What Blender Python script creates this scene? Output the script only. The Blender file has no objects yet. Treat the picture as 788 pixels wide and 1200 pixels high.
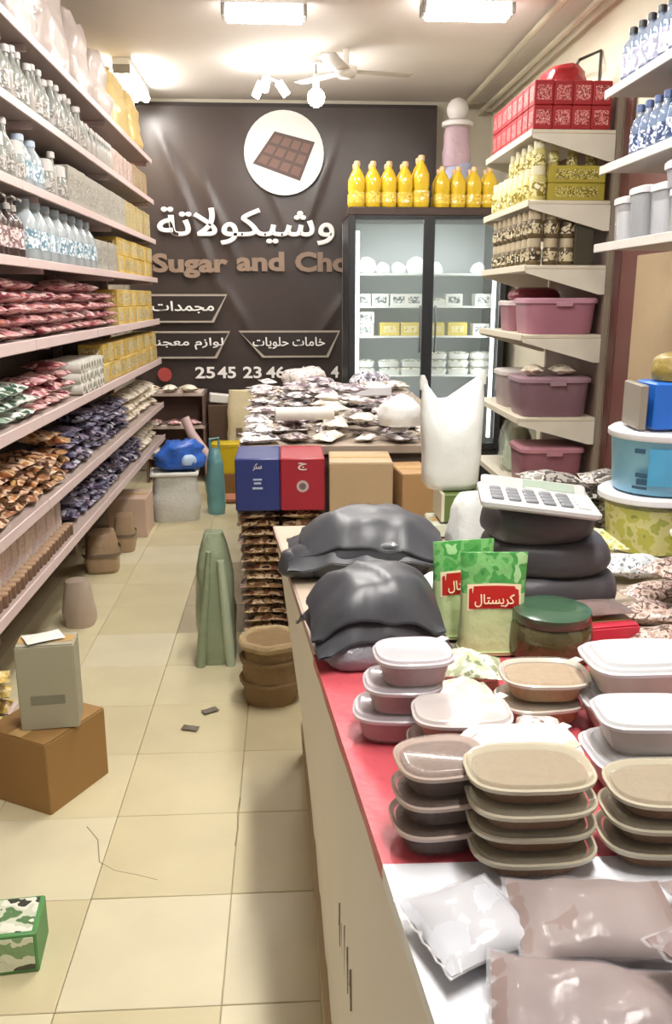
import bpy, bmesh, math, random
from mathutils import Matrix, Vector, noise
R = random.Random(7)
PI = math.pi
SC = bpy.context.scene
COL = SC.collection

# ------------------------------------------------------------------ camera, world, exposure
cam = bpy.data.cameras.new('camera'); camo = bpy.data.objects.new('camera', cam); COL.objects.link(camo)
cam.sensor_fit = 'AUTO'; cam.sensor_width = 36; cam.lens = 30.0; cam.clip_start = .02
PITCH = math.atan(.251); YAW = math.atan(.06 * math.cos(PITCH))
camo.location = (0, 0, 1.5); camo.rotation_euler = (PI / 2 - PITCH, 0, -YAW)
SC.camera = camo
W = bpy.data.worlds.new('world'); SC.world = W; W.use_nodes = True
bg = W.node_tree.nodes['Background']; bg.inputs[0].default_value = (1, .97, .93, 1); bg.inputs[1].default_value = .55
vs = SC.view_settings
vs.view_transform = 'Standard'; vs.look = 'None'; vs.exposure = -1.2; vs.gamma = 1; vs.use_curve_mapping = False
try:
    SC.cycles.use_denoising = True; SC.cycles.max_bounces = 6; SC.cycles.transparent_max_bounces = 14
except Exception: pass

LAMPS = []   # filled by the lamp builder: the shop's own ceiling lamps
def lamp_light(loc, sx, sy, power, col=(1, .97, .925)):
    l = bpy.data.lights.new('lamp_light', 'AREA'); l.shape = 'RECTANGLE'; l.size = sx; l.size_y = sy
    l.energy = power; l.color = col
    o = bpy.data.objects.new('lamp_light', l); COL.objects.link(o); o.location = loc
    return o

# ------------------------------------------------------------------ materials
MATS = {}
def s2l(c):
    return tuple((x / 12.92 if x <= .04045 else ((x + .055) / 1.055) ** 2.4) for x in c)
def hexc(h):
    h = h.lstrip('#')
    return s2l(tuple(int(h[i:i + 2], 16) / 255 for i in (0, 2, 4)))
def M(name, col, rough=.55, metal=0, alpha=1, var=.12, vscale=6, bump=0, bscale=30, emit=0, coat=0, trans=0):
    if name in MATS: return MATS[name]
    m = bpy.data.materials.new(name); m.use_nodes = True; MATS[name] = m
    nt = m.node_tree; b = nt.nodes['Principled BSDF']
    if isinstance(col, str): col = hexc(col)
    b.inputs['Roughness'].default_value = rough; b.inputs['Metallic'].default_value = metal
    b.inputs['Alpha'].default_value = alpha
    b.inputs['Coat Weight'].default_value = coat
    b.inputs['Transmission Weight'].default_value = trans
    tc = nt.nodes.new('ShaderNodeTexCoord')
    if emit:
        b.inputs['Emission Color'].default_value = (*col, 1); b.inputs['Emission Strength'].default_value = emit
    nz = nt.nodes.new('ShaderNodeTexNoise'); nz.inputs['Scale'].default_value = vscale; nz.inputs['Detail'].default_value = 4
    nt.links.new(tc.outputs['Object'], nz.inputs['Vector'])
    mx = nt.nodes.new('ShaderNodeMix'); mx.data_type = 'RGBA'
    mx.inputs[6].default_value = (*[c * (1 - var) for c in col], 1); mx.inputs[7].default_value = (*[min(1, c * (1 + var)) for c in col], 1)
    nt.links.new(nz.outputs['Fac'], mx.inputs[0]); nt.links.new(mx.outputs[2], b.inputs['Base Color'])
    if bump:
        n2 = nt.nodes.new('ShaderNodeTexNoise'); n2.inputs['Scale'].default_value = bscale; n2.inputs['Detail'].default_value = 3
        nt.links.new(tc.outputs['Object'], n2.inputs['Vector'])
        bp = nt.nodes.new('ShaderNodeBump'); bp.inputs['Strength'].default_value = bump; bp.inputs['Distance'].default_value = .02
        nt.links.new(n2.outputs['Fac'], bp.inputs['Height']); nt.links.new(bp.outputs[0], b.inputs['Normal'])
    return m
def MP(name, cols, scale=14, rough=.3, bump=.25, alpha=1):
    """printed wrapper: flat patches of several inks, another patch of the print on every packet"""
    if name in MATS: return MATS[name]
    m = bpy.data.materials.new(name); m.use_nodes = True; MATS[name] = m
    nt = m.node_tree; b = nt.nodes['Principled BSDF']; b.inputs['Roughness'].default_value = rough; b.inputs['Alpha'].default_value = alpha
    tc = nt.nodes.new('ShaderNodeTexCoord'); oi = nt.nodes.new('ShaderNodeObjectInfo')
    mu = nt.nodes.new('ShaderNodeMath'); mu.operation = 'MULTIPLY'; mu.inputs[1].default_value = 37
    nt.links.new(oi.outputs['Random'], mu.inputs[0])
    ad = nt.nodes.new('ShaderNodeVectorMath'); ad.operation = 'ADD'
    nt.links.new(tc.outputs['Object'], ad.inputs[0]); nt.links.new(mu.outputs[0], ad.inputs[1])
    nz = nt.nodes.new('ShaderNodeTexNoise'); nz.inputs['Scale'].default_value = scale; nz.inputs['Detail'].default_value = 2.5
    nt.links.new(ad.outputs[0], nz.inputs['Vector'])
    cr = nt.nodes.new('ShaderNodeValToRGB'); cr.color_ramp.interpolation = 'CONSTANT'
    e = cr.color_ramp.elements
    n = len(cols)
    while len(e) < n: e.new(.5)
    for i, c in enumerate(cols):
        e[i].position = 0 if i == 0 else .36 + .28 * (i - 1) / max(1, n - 2) * .9
        e[i].color = (*hexc(c), 1)
    nt.links.new(nz.outputs['Fac'], cr.inputs[0]); nt.links.new(cr.outputs[0], b.inputs['Base Color'])
    n2 = nt.nodes.new('ShaderNodeTexNoise'); n2.inputs['Scale'].default_value = 40
    nt.links.new(ad.outputs[0], n2.inputs['Vector'])
    bp = nt.nodes.new('ShaderNodeBump'); bp.inputs['Strength'].default_value = bump; bp.inputs['Distance'].default_value = .02
    nt.links.new(n2.outputs['Fac'], bp.inputs['Height']); nt.links.new(bp.outputs[0], b.inputs['Normal'])
    return m

# ------------------------------------------------------------------ mesh helpers
class G:
    """collects verts and faces, then becomes one mesh"""
    def __init__(s): s.v = []; s.f = []
    def add(s, v, f, mat=None):
        k = len(s.v)
        s.v += [tuple(mat @ Vector(p)) if mat else tuple(p) for p in v]
        s.f += [tuple(i + k for i in q) for q in f]
        return s
    def mesh(s, name='m', smooth=True, ang=35):
        me = bpy.data.meshes.new(name); me.from_pydata(s.v, [], s.f); me.update()
        bm = bmesh.new(); bm.from_mesh(me); bmesh.ops.recalc_face_normals(bm, faces=bm.faces); bm.to_mesh(me); bm.free()
        if smooth:
            me.polygons.foreach_set('use_smooth', [True] * len(me.polygons)); me.set_sharp_from_angle(angle=math.radians(ang))
        return me
def T(x=0, y=0, z=0, rz=0, rx=0, ry=0): return Matrix.Translation((x, y, z)) @ Matrix.Rotation(rz, 4, 'Z') @ Matrix.Rotation(ry, 4, 'Y') @ Matrix.Rotation(rx, 4, 'X')
def box_vf(w, d, h, b=.004, z0=0):
    b = min(b, w * .3, d * .3, h * .3)
    v = []; 
    for z, k in ((0, b), (b, 0), (h - b, 0), (h, b)):
        x, y = w / 2 - k, d / 2 - k
        e = b if k == 0 else b * .0
        for sx, sy in ((-1, -1), (1, -1), (1, 1), (-1, 1)):
            if sx * sy > 0: ps = [(sx * x, sy * (y - b)), (sx * (x - b), sy * y)] 
            else: ps = [(sx * (x - b), sy * y), (sx * x, sy * (y - b))]
            if (sx, sy) == (-1, -1): ps = [(-x, -(y - b)), (-(x - b), -y)]
            elif (sx, sy) == (1, -1): ps = [((x - b), -y), (x, -(y - b))]
            elif (sx, sy) == (1, 1): ps = [(x, (y - b)), ((x - b), y)]
            else: ps = [(-(x - b), y), (-x, (y - b))]
            v += [(p[0], p[1], z + z0) for p in ps]
    f = [tuple(range(7, -1, -1)), tuple(range(24, 32))]
    for r in range(3):
        for i in range(8):
            a = r * 8 + i; c = r * 8 + (i + 1) % 8
            f.append((a, c, c + 8, a + 8))
    return v, f
BOXC = {}
def box(w, d, h, b=.004):
    k = (w, d, h, b)
    if k not in BOXC: BOXC[k] = G().add(*box_vf(w, d, h, b)).mesh('box')
    return BOXC[k]
def loft_vf(rings, n=20, cap=True):
    """rings: (z, rx, ry, exponent, cx, cy)"""
    v = []; f = []
    for r in rings:
        z, rx, ry = r[:3]; e = r[3] if len(r) > 3 else 2; cx = r[4] if len(r) > 4 else 0; cy = r[5] if len(r) > 5 else 0
        for i in range(n):
            a = 2 * PI * (i + .5) / n; c, s = math.cos(a), math.sin(a)
            v.append((cx + rx * math.copysign(abs(c) ** (2 / e), c), cy + ry * math.copysign(abs(s) ** (2 / e), s), z))
    for k in range(len(rings) - 1):
        for i in range(n):
            a = k * n + i; b = k * n + (i + 1) % n
            f.append((a, b, b + n, a + n))
    if cap: f += [tuple(range(n - 1, -1, -1)), tuple(range((len(rings) - 1) * n, len(rings) * n))]
    return v, f
def loft(rings, n=20, cap=True, ang=40): return G().add(*loft_vf(rings, n, cap)).mesh('loft', ang=ang)
def lathe(prof, n=16, cap=True, ang=40): return loft([(z, r, r) for r, z in prof], n, cap, ang)
def tube_vf(pts, r, n=8):
    pts = [Vector(p) for p in pts]; v = []; f = []
    for i, p in enumerate(pts):
        d = (pts[min(i + 1, len(pts) - 1)] - pts[max(i - 1, 0)]).normalized()
        u = d.orthogonal().normalized() if i == 0 else (u - d * u.dot(d)).normalized()
        w = d.cross(u)
        for k in range(n):
            a = 2 * PI * k / n; v.append(p + (u * math.cos(a) + w * math.sin(a)) * r)
    for i in range(len(pts) - 1):
        for k in range(n):
            a = i * n + k; b = i * n + (k + 1) % n
            f.append((a, b, b + n, a + n))
    f += [tuple(range(n - 1, -1, -1)), tuple(range((len(pts) - 1) * n, len(pts) * n))]
    return v, f
def tube(pts, r, n=8): return G().add(*tube_vf(pts, r, n)).mesh('tube')
def pillow(w, d, h, nx=9, ny=7, seed=0, rough=.1, crimp=.09):
    """sealed packet: puffed middle, flat crimped ends along x"""
    v = []; f = []
    for s in (1, -1):
        for i in range(nx):
            for j in range(ny):
                u = i / (nx - 1); t = j / (ny - 1)
                px = (u - .5) * w; py = (t - .5) * d * (1 - .10 * math.sin(PI * u))
                k = max(0, math.sin(PI * min(1, max(0, (u - crimp * .6) / (1 - crimp * 1.2))))) ** .45 * max(0, math.sin(PI * t)) ** .45
                q = noise.noise(Vector((px * 22 + seed * 3.1, py * 22, s * 5 + seed)))
                z = h / 2 + s * (h / 2) * k * (1 + rough * 2.2 * q) + (0 if k else .0005 * s)
                if k == 0: z += .06 * h * math.sin(j * 2.4 + seed)*(1 if 0<t<1 else 0)
                v.append((px + q * .004 * k, py, max(0, z)))
    n = nx * ny
    for i in range(nx - 1):
        for j in range(ny - 1):
            a = i * ny + j
            f.append((a, a + ny, a + ny + 1, a + 1)); f.append((n + a, n + a + 1, n + a + ny + 1, n + a + ny))
    rim = [i * ny for i in range(nx)] + [(nx - 1) * ny + j for j in range(1, ny)] + [i * ny + ny - 1 for i in range(nx - 2, -1, -1)] + [j for j in range(ny - 2, 0, -1)]
    for a, b in zip(rim, rim[1:] + rim[:1]): f.append((a, b, b + n, a + n))
    return G().add(v, f).mesh('packet', ang=50)
def sack(w, d, h, seed=0, amp=.02, n=26, m=14, e=3.2, top=.55, shape=None, fr=9):
    """soft bag: a lofted body pushed about by noise"""
    rings = []
    for k in range(m):
        t = k / (m - 1)
        s = shape(t) if shape else (.90 + .1 * math.sin(PI * min(1, t * 1.6))) * (1 if t < .7 else 1 - (1 - top) * ((t - .7) / .3) ** 1.3)
        rings.append((h * t, w / 2 * s, d / 2 * s, e))
    v, f = loft_vf(rings, n)
    o = []
    for p in v:
        q = Vector(p)
        a = noise.noise(q * fr + Vector((seed * 7.7, seed, 0))) + .5 * noise.noise(q * fr * 2.4 + Vector((seed, 3, seed)))
        g = min(1, q.z / (h * .15) + .15)
        dirn = Vector((q.x, q.y, (q.z - h * .4) * .8)); dirn.normalize()
        q += dirn * a * amp * g
        o.append((q.x, q.y, max(0, q.z)))
    return G().add(o, f).mesh('sack', ang=70)
def text_mesh(body, size, bold=0, ext=.001, align='CENTER', bev=0):
    c = bpy.data.curves.new('t', 'FONT'); c.body = body; c.size = size; c.offset = bold; c.extrude = ext; c.bevel_depth = bev; c.bevel_resolution = 0; c.resolution_u = 3
    c.align_x = align; c.align_y = 'CENTER'
    o = bpy.data.objects.new('t', c); COL.objects.link(o); bpy.context.view_layer.update()
    me = bpy.data.meshes.new_from_object(o.evaluated_get(bpy.context.evaluated_depsgraph_get()))
    bpy.data.objects.remove(o); bpy.data.curves.remove(c)
    return me
def fit(me, w, h=None, depth=None):
    xs = [v.co.x for v in me.vertices]; ys = [v.co.y for v in me.vertices]
    x0, x1, y0, y1 = min(xs), max(xs), min(ys), max(ys)
    kx = w / (x1 - x0); ky = (h / (y1 - y0)) if h else kx
    for v in me.vertices: v.co.x = (v.co.x - (x0 + x1) / 2) * kx; v.co.y = (v.co.y - (y0 + y1) / 2) * ky
    return me
AR = {'ا': (0xFE8D, 0xFE8E), 'ب': (0xFE8F,), 'ة': (0xFE93, 0xFE94), 'ت': (0xFE95,), 'ج': (0xFE9D,), 'ح': (0xFEA1,), 'خ': (0xFEA5,), 'د': (0xFEA9, 0xFEAA),
      'ر': (0xFEAD, 0xFEAE), 'ز': (0xFEAF, 0xFEB0), 'س': (0xFEB1,), 'ش': (0xFEB5,), 'ط': (0xFEC1,), 'ع': (0xFEC9,), 'ك': (0xFED9,), 'ل': (0xFEDD,), 'م': (0xFEE1,),
      'ن': (0xFEE5,), 'و': (0xFEED, 0xFEEE), 'ي': (0xFEF1,), 'ﻻ': (0xFEFB, 0xFEFC)}
def arab(s):
    """joined Arabic letter forms, laid out from right to left"""
    s = s.replace('لا', 'ﻻ'); out = []
    for i, c in enumerate(s):
        if c not in AR: out.append(c); continue
        p = i > 0 and s[i - 1] in AR and len(AR[s[i - 1]]) == 1
        n = i + 1 < len(s) and s[i + 1] in AR and len(AR[c]) == 1
        fm = AR[c]
        if len(fm) == 2: out.append(chr(fm[1] if p else fm[0]))
        else: out.append(chr(fm[0] + (3 if p and n else 2 if n else 1 if p else 0)))
    return ''.join(reversed(out))

# ------------------------------------------------------------------ object helpers
def tag(o, label=None, cat=None, group=None, kind=None):
    if label: o['label'] = label
    if cat: o['category'] = cat
    if group: o['group'] = group
    if kind: o['kind'] = kind
    return o
def obj(name, me, mat, parent=None, loc=(0, 0, 0), rot=(0, 0, 0), scale=None):
    if mat and (not me.materials): me.materials.append(mat)
    o = bpy.data.objects.new(name, me); COL.objects.link(o); o.location = loc; o.rotation_euler = rot
    if scale: o.scale = scale
    if mat and me.materials[0] is not mat:
        o.material_slots[0].link = 'OBJECT'; o.material_slots[0].material = mat
    if parent: o.parent = parent
    return o
def thing(name, label, cat, loc=(0, 0, 0), rz=0, group=None):
    o = bpy.data.objects.new(name, None); COL.objects.link(o); o.location = loc; o.rotation_euler = (0, 0, rz); o.empty_display_size = .05
    return tag(o, label, cat, group)
def one(name, me, mat, label, cat, loc=(0, 0, 0), rot=(0, 0, 0), group=None, scale=None):
    return tag(obj(name, me, mat, None, loc, rot, scale), label, cat, group)
def clone(o, parent=None):
    c = o.copy(); COL.objects.link(c)
    if parent: c.parent = parent
    for ch in o.children: clone(ch, c)
    return c
class Proto:
    def __init__(s, root): s.root = root; s.used = False
    def put(s, loc, rot=(0, 0, 0), label=None, group=None, scale=None):
        if s.used:
            o = clone(s.root)
        else: o = s.root; s.used = True
        o.location = loc; o.rotation_euler = rot
        if scale: o.scale = (scale,) * 3 if not isinstance(scale, tuple) else scale
        else: o.scale = (1, 1, 1)
        return tag(o, label, None, group)
ORD = 'first second third fourth fifth sixth seventh eighth ninth tenth eleventh twelfth thirteenth fourteenth fifteenth sixteenth seventeenth eighteenth nineteenth twentieth twenty-first twenty-second twenty-third twenty-fourth twenty-fifth twenty-sixth twenty-seventh twenty-eighth twenty-ninth thirtieth'.split()
def LAY(k, n): return 'bottom layer' if k == 0 else ('top layer' if k == n - 1 else ORD[k] + ' layer')

class Heap:
    """drops flat packets one on another: each comes to rest on the highest thing below it"""
    def __init__(s, x0, y0, x1, y1, z, c=.01):
        s.x0, s.y0, s.c, s.z = x0, y0, c, z; s.nx = int((x1 - x0) / c) + 1; s.ny = int((y1 - y0) / c) + 1
        s.h = [[z] * s.ny for _ in range(s.nx)]
    def drop(s, x, y, w, d, h, rz, keep=.93):
        cs, sn = math.cos(rz), math.sin(rz); cells = []
        r = math.hypot(w, d) / 2
        for i in range(max(0, int((x - r - s.x0) / s.c)), min(s.nx, int((x + r - s.x0) / s.c) + 1)):
            for j in range(max(0, int((y - r - s.y0) / s.c)), min(s.ny, int((y + r - s.y0) / s.c) + 1)):
                px = s.x0 + i * s.c - x; py = s.y0 + j * s.c - y
                u = px * cs + py * sn; v_ = -px * sn + py * cs
                if abs(u) < w / 2 * keep and abs(v_) < d / 2 * keep: cells.append((i, j))
        z = max((s.h[i][j] for i, j in cells), default=s.z)
        for i, j in cells: s.h[i][j] = z + h
        return z

# ------------------------------------------------------------------ the setting
SLX = -.93        # front edge of the long rack
XL, XR, Y0, YB, ZC = -1.36, 1.74, .2, 7.6, 3.07
def struct(name, me, mat, loc=(0, 0, 0), rot=(0, 0, 0)): return tag(obj(name, me, mat, None, loc, rot), kind='structure')
cream = M('cream_plaster', '#d9d2be', .8, var=.08, vscale=2, bump=.08, bscale=60)
floor = struct('floor', box(XR - XL + .2, YB - Y0 + .1, .1, .002), M('grout', '#b5a98d', .8, var=.2), ((XL + XR) / 2, (Y0 + YB) / 2, -.108))
tile_m = [M('tile_%s' % k, c, .42, var=.13, vscale=5, bump=.05, bscale=9) for k, c in (('a', '#cac09d'), ('b', '#c5ba96'), ('c', '#cfc6a8'))]
ts = .36
tm = G().add(*box_vf(ts - .0022, ts - .0022, .008, .0015)).mesh('tile')
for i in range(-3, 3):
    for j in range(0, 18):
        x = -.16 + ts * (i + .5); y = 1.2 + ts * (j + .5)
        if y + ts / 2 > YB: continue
        darker = -.62 < x < .1 and 3.7 < y < 4.7  # most tiles in this patch get a darker, more varied tone
        obj('floor_tile', tm, M('tile_dark', '#a89b80', .55, var=.22, vscale=4) if darker and R.random() < .75 else tile_m[R.randrange(3)], floor, (x - floor.location.x, y - floor.location.y, .1 + R.uniform(-.0006, .0006)), (0, 0, R.uniform(-.002, .002)))
# dark chips and a crack in the tiles: shallow debris lying on the floor
for pts in ([(-.60, 2.235), (-.555, 2.17), (-.53, 2.07), (-.48, 2.03), (-.42, 2.01), (-.36, 1.985)], [(-.16, 2.36), (-.165, 2.28), (-.158, 2.2), (-.163, 2.12)]):
    obj('tile_crack', tube([(x - floor.location.x, y - floor.location.y, .1068) for x, y in pts], .0022, 6), M('crack', '#8d816a', .9), floor)
ceiling = struct('ceiling', box(XR - XL + .2, YB - Y0 + .1, .1, .002), M('ceiling_paint', '#dcd6d0', .85, var=.06, vscale=1.5, bump=.05), ((XL + XR) / 2, (Y0 + YB) / 2, ZC))
wl = struct('wall_left', box(.1, YB - Y0, ZC, .002), M('wall_left_paint', '#b9ae9c', .8), (XL - .05, (Y0 + YB) / 2, 0))
wr = struct('wall_right', box(.1, YB - Y0, ZC, .002), cream, (XR + .05, (Y0 + YB) / 2, 0))
wb = struct('wall_back', box(XR - XL, .1, ZC, .002), M('wall_back_paint', '#c9c1b0', .8), ((XL + XR) / 2, YB + .05, 0))
# brown boarding on the near right wall, with a plain beige board on it
bb = struct('trim_1', box(.015, 3.3, 2.3, .003), M('brown_board', '#6e4741', .55, var=.2, vscale=3), (XR - .009, 2.9, .05))
struct('trim_2', box(.012, .55, 1.25, .003), M('beige_board', '#b49f7f', .6, var=.1), (XR - .023, 3.95, .45))
struct('trim_3', box(.02, .09, 2.6, .003), M('brown_post', '#5d3a33', .5, var=.15), (XR - .013, 4.5, .05))
# two pipes below the ceiling along the right wall
for k, (x, z, r) in enumerate(((1.50, 3.03, .022), (1.63, 2.98, .018))):
    struct('trim_%d' % (4 + k), tube([(x, 1.0, z), (x, 4.0, z), (x, 7.58, z)], r, 10), M('pipe_paint', '#bdb5a0', .5))

# ------------------------------------------------------------------ ceiling lamps
white_metal = M('white_metal', '#e8e6e0', .4)
glow = M('lamp_tube', (1, .97, .92), emit=100)
def tube_lamp(loc, length, along_y, label, power, n=2, group=None):
    t = thing('tube_lamp', label, 'ceiling lamp', loc, PI / 2 if along_y else 0, group)
    obj('housing', box(length, .12, .05, .006), white_metal, t, (0, 0, -.05))
    for s in (range(n)):
        y = (s - (n - 1) / 2) * .075
        obj('tube', tube([(-length / 2 + .03, y, -.085), (length / 2 - .03, y, -.085)], .03, 12), glow, t)
    for s in (-1, 1): obj('end_cap', box(.025, .12, .06, .004), M('cap_grey', '#8b8780', .5), t, (s * (length / 2 - .012), 0, -.1))
    lamp_light((loc[0], loc[1], loc[2] - .13), length if not along_y else .12, .12 if not along_y else length, power)
    return t
tube_lamp((-.09, 5.15, ZC - .001), .46, False, 'short twin tube ceiling lamp in front of the banner, nearest the middle of the aisle', 30)
tube_lamp((1.0, 5.05, ZC - .001), .50, False, 'short twin tube ceiling lamp beside the right wall pipes', 34)
tube_lamp((-1.08, 6.8, ZC - .001), .85, True, 'long twin tube ceiling lamp above far end of the long left rack', 20)
tube_lamp((.25, 3.1, ZC - .001), 1.2, True, 'long twin tube ceiling lamp over the aisle, above the picture', 62, group='lamps over the front of the shop')
tube_lamp((.45, 1.0, ZC - .001), 1.2, True, 'long twin tube ceiling lamp over the counter, above the picture', 105, group='lamps over the front of the shop')
def bulb_lamp(loc, drop, r, label, power):
    t = thing('hanging_bulb', label, 'ceiling lamp', loc)
    obj('ceiling_rose', lathe([(.045, -.02), (.045, 0)], 16), white_metal, t)
    obj('cord', tube([(0, 0, -.02), (0, 0, -drop)], .005, 6), M('cord', '#6a655c', .6), t)
    obj('socket', lathe([(.02, -drop - .05), (.024, -drop - .04), (.024, -drop), (.012, -drop + .02)], 14), white_metal, t)
    z = -drop - .05
    obj('bulb', lathe([(.02, z - 2 * r - .02)] + [(max(.006, r * math.sin(PI * k / 10)), z - r - .02 - r * math.cos(PI * k / 10)) for k in range(1, 10)] + [(.02, z)], 16), glow, t)
    l = bpy.data.lights.new('bulb_light', 'POINT'); l.energy = power; l.shadow_soft_size = r; l.color = (1, .96, .9)
    o = bpy.data.objects.new('bulb_light', l); COL.objects.link(o); o.location = (loc[0], loc[1] - r - .03, loc[2] + z - r)
bulb_lamp((.235, 6.4, ZC - .001), .1, .06, 'glowing round bulb hanging by banner logo, right of the tube cluster', 24)
# a three-armed cluster of short tubes
t = thing('cluster_lamp', 'glowing spread of short bulbs under ceiling rose above banner logo', 'ceiling lamp', (-.09, 6.45, ZC - .001))
obj('ceiling_rose', lathe([(.06, -.03), (.06, 0)], 16), white_metal, t)
obj('stem', tube([(0, 0, -.02), (0, 0, -.1)], .01, 8), white_metal, t)
for a in (.3, 2.4, 4.5):
    p = [(0, 0, -.1), (.07 * math.cos(a), .07 * math.sin(a), -.12), (.13 * math.cos(a), .13 * math.sin(a), -.2)]
    obj('arm', tube(p[:2], .008, 6), white_metal, t); obj('bulb', tube(p[1:], .028, 10), glow, t)
lamp_light((-.09, 6.45, ZC - .24), .2, .2, 22)
# thin ceiling fan seen edge-on beside the bulbs
t = thing('ceiling_fan', 'thin pale ceiling fan with three blades beside the hanging bulb', 'fan', (.42, 6.1, ZC - .001))
obj('motor', lathe([(.05, -.17), (.075, -.15), (.075, -.11), (.02, -.09), (.02, 0)], 16), white_metal, t)
for a in (.2, 2.3, 4.4): obj('blade', box(.38, .09, .006, .002), M('fan_blade', '#b9b1a4', .5), t, (.26 * math.cos(a), .26 * math.sin(a), -.135), (0, 0, a))

# ------------------------------------------------------------------ banner
t = thing('banner', 'large dark brown shop banner with white sign lettering on back wall', 'banner', (0, 7.52, 0))
bx0, bx1, bz0, bz1 = -1.3, 1.27, .55, 3.0
v = []; f = []; nx, nz = 90, 80
for i in range(nx + 1):
    for j in range(nz + 1):
        x = bx0 + (bx1 - bx0) * i / nx; z = bz0 + (bz1 - bz0) * j / nz
        y = .012 * noise.noise(Vector((x * 2.2, z * 1.2, 0)))
        for (ax, az, bx_, bz_, am) in ((-.98, 2.75, -.55, 1.55, .02), (-.72, 2.55, -.38, 1.75, .016), (-.52, 1.6, -.2, 1.05, .012), (.5, 2.9, .1, 1.9, .014), (.55, 1.55, .1, .95, .014), (-.35, 2.95, .1, 1.9, .008)):
            d = Vector((bx_ - ax, bz_ - az)); L = d.length; d /= L
            q = Vector((x - ax, z - az)); u = q.dot(d) / L; w = q.x * d.y - q.y * d.x
            if -.1 < u < 1.1: y -= am * math.exp(-(w / .035) ** 2) * max(0, math.sin(PI * min(1, max(0, (u + .1) / 1.2))))
        v.append((x, y, z))
for i in range(nx):
    for j in range(nz):
        a = i * (nz + 1) + j; f.append((a, a + nz + 1, a + nz + 2, a + 1))
vb = [(p[0], .03, p[2]) for p in v]
g = G().add(v, f)
sheet = obj('sheet', g.mesh('sheet', ang=80), M('banner_vinyl', '#3f3532', .33, var=.06, vscale=2), t)
obj('batten', box(bx1 - bx0, .025, .03, .003), M('banner_batten', '#2c2522', .6), t, ((bx0 + bx1) / 2, .02, bz1))
ty = -.045
wht = M('print_white', '#f4f1ee', .5, var=.02); tan = M('print_tan', '#9c8a79', .5, var=.04); brn = M('print_brown', '#40291f', .5)
RX = (PI / 2, 0, 0)
def disc(r, n=40): return G().add([(0, 0, 0)] + [(r * math.cos(2 * PI * k / n), r * math.sin(2 * PI * k / n), 0) for k in range(n)], [(0, 1 + k, 1 + (k + 1) % n) for k in range(n)]).mesh('disc', False)
logo = obj('logo_disc', disc(.325), wht, t, (.01, ty, 2.645), RX)
# chocolate bar of 3 x 4 blocks lying at a slant, flat print
def quad_pt(u, w):
    A, B, C_, D = Vector((-.235, -.075)), Vector((.12, -.195)), Vector((.235, .075)), Vector((-.07, .15))
    return A.lerp(B, u).lerp(D.lerp(C_, u), w)
g = G(); c4 = [quad_pt(u, w) for u, w in ((-.04, -.05), (1.04, -.05), (1.04, 1.05), (-.04, 1.05))]
g.add([(p.x, p.y, .002) for p in c4], [(0, 1, 2, 3)]); obj('bar_print', g.mesh('bar', False), M('print_choc', '#4a3129', .5), logo)
for i in range(4):
    for j in range(3):
        ps = [quad_pt((i + a) / 4, (j + b) / 3) for a, b in ((.12, .14), (.88, .14), (.88, .86), (.12, .86))]
        g = G().add([(p.x, p.y, .004) for p in ps], [(0, 1, 2, 3)]); obj('bar_block', g.mesh('blk', False), M('print_choc_block', '#6b4a3d', .5), logo)
obj('headline', fit(text_mesh(arab('وشيكولاتة'), .3, 0, .001, bev=.006), 1.47, .30), wht, t, (-.31, ty, 2.075), RX)
for wd, x0, x1, z0, z1 in (('Sugar', -1.10, -.47, 1.66, 1.86), ('and', -.40, .0, 1.715, 1.875), ('Chocolate', .09, 1.2, 1.71, 1.875)):
    obj('subtitle_word', fit(text_mesh(wd, .2, .008), x1 - x0, z1 - z0), M('print_dim_tan', '#85705f', .5, var=.04), t, ((x0 + x1) / 2, ty, (z0 + z1) / 2), RX)
def hexbox(x0, x1, z0, z1, cutl, cutr, word, wx, ww):
    g = G()
    def poly(k):
        a = cutl; b = cutr
        return [(x0 + (a if a > 0 else 0) + k, z0 + k), (x1 - (b if b > 0 else 0) - k * 1.2, z0 + k), (x1 - k * 1.6, (z0 if b == 0 else z1) if b else z1 - k) if False else (x1 - k, z1 - k), (x0 + k, z1 - k)]
    o_, i_ = poly(0), poly(.016)
    g.add([(p[0], 0, p[1]) for p in o_ + i_], [(k, (k + 1) % 4, 4 + (k + 1) % 4, 4 + k) for k in range(4)])
    fr = obj('text_box', g.mesh('frame', False), M('print_line', '#a89d90', .5), t, (0, ty, 0))
    g = G().add([(p[0], .001, p[1]) for p in i_], [(0, 1, 2, 3)]); obj('box_fill', g.mesh('fill', False), M('print_dark', '#2b211e', .45), fr)
    obj('box_word', fit(text_mesh(arab(word), .1, 0, .001, bev=.0015), ww, .1), wht, fr, (wx, -.004, (z0 + z1) / 2 + .01), RX)
hexbox(-1.28, -.485, 1.295, 1.53, 0, .12, 'مجمدات', -.86, .52)
hexbox(-1.28, -.47, .995, 1.225, 0, .12, 'لوازم معجنات', -.90, .74)
hexbox(-.40, .47, 1.0, 1.228, .2, .1, 'خامات حلويات', .03, .62)
for wd, x0, x1 in (('25', -.78, -.61), ('45', -.59, -.43), ('23', -.37, -.21), ('46', -.17, -.01), ('-', .03, .07), ('400', .10, .31), ('4', .39, .46)):
    obj('phone_digits', fit(text_mesh(wd, .13, .003), x1 - x0, .10 if wd != '-' else .02), wht, t, ((x0 + x1) / 2, ty, .875), RX)
obj('phone_icon', disc(.06, 20), M('print_red', '#a8433f', .5), t, (-1.04, ty, .86), RX)

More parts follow.
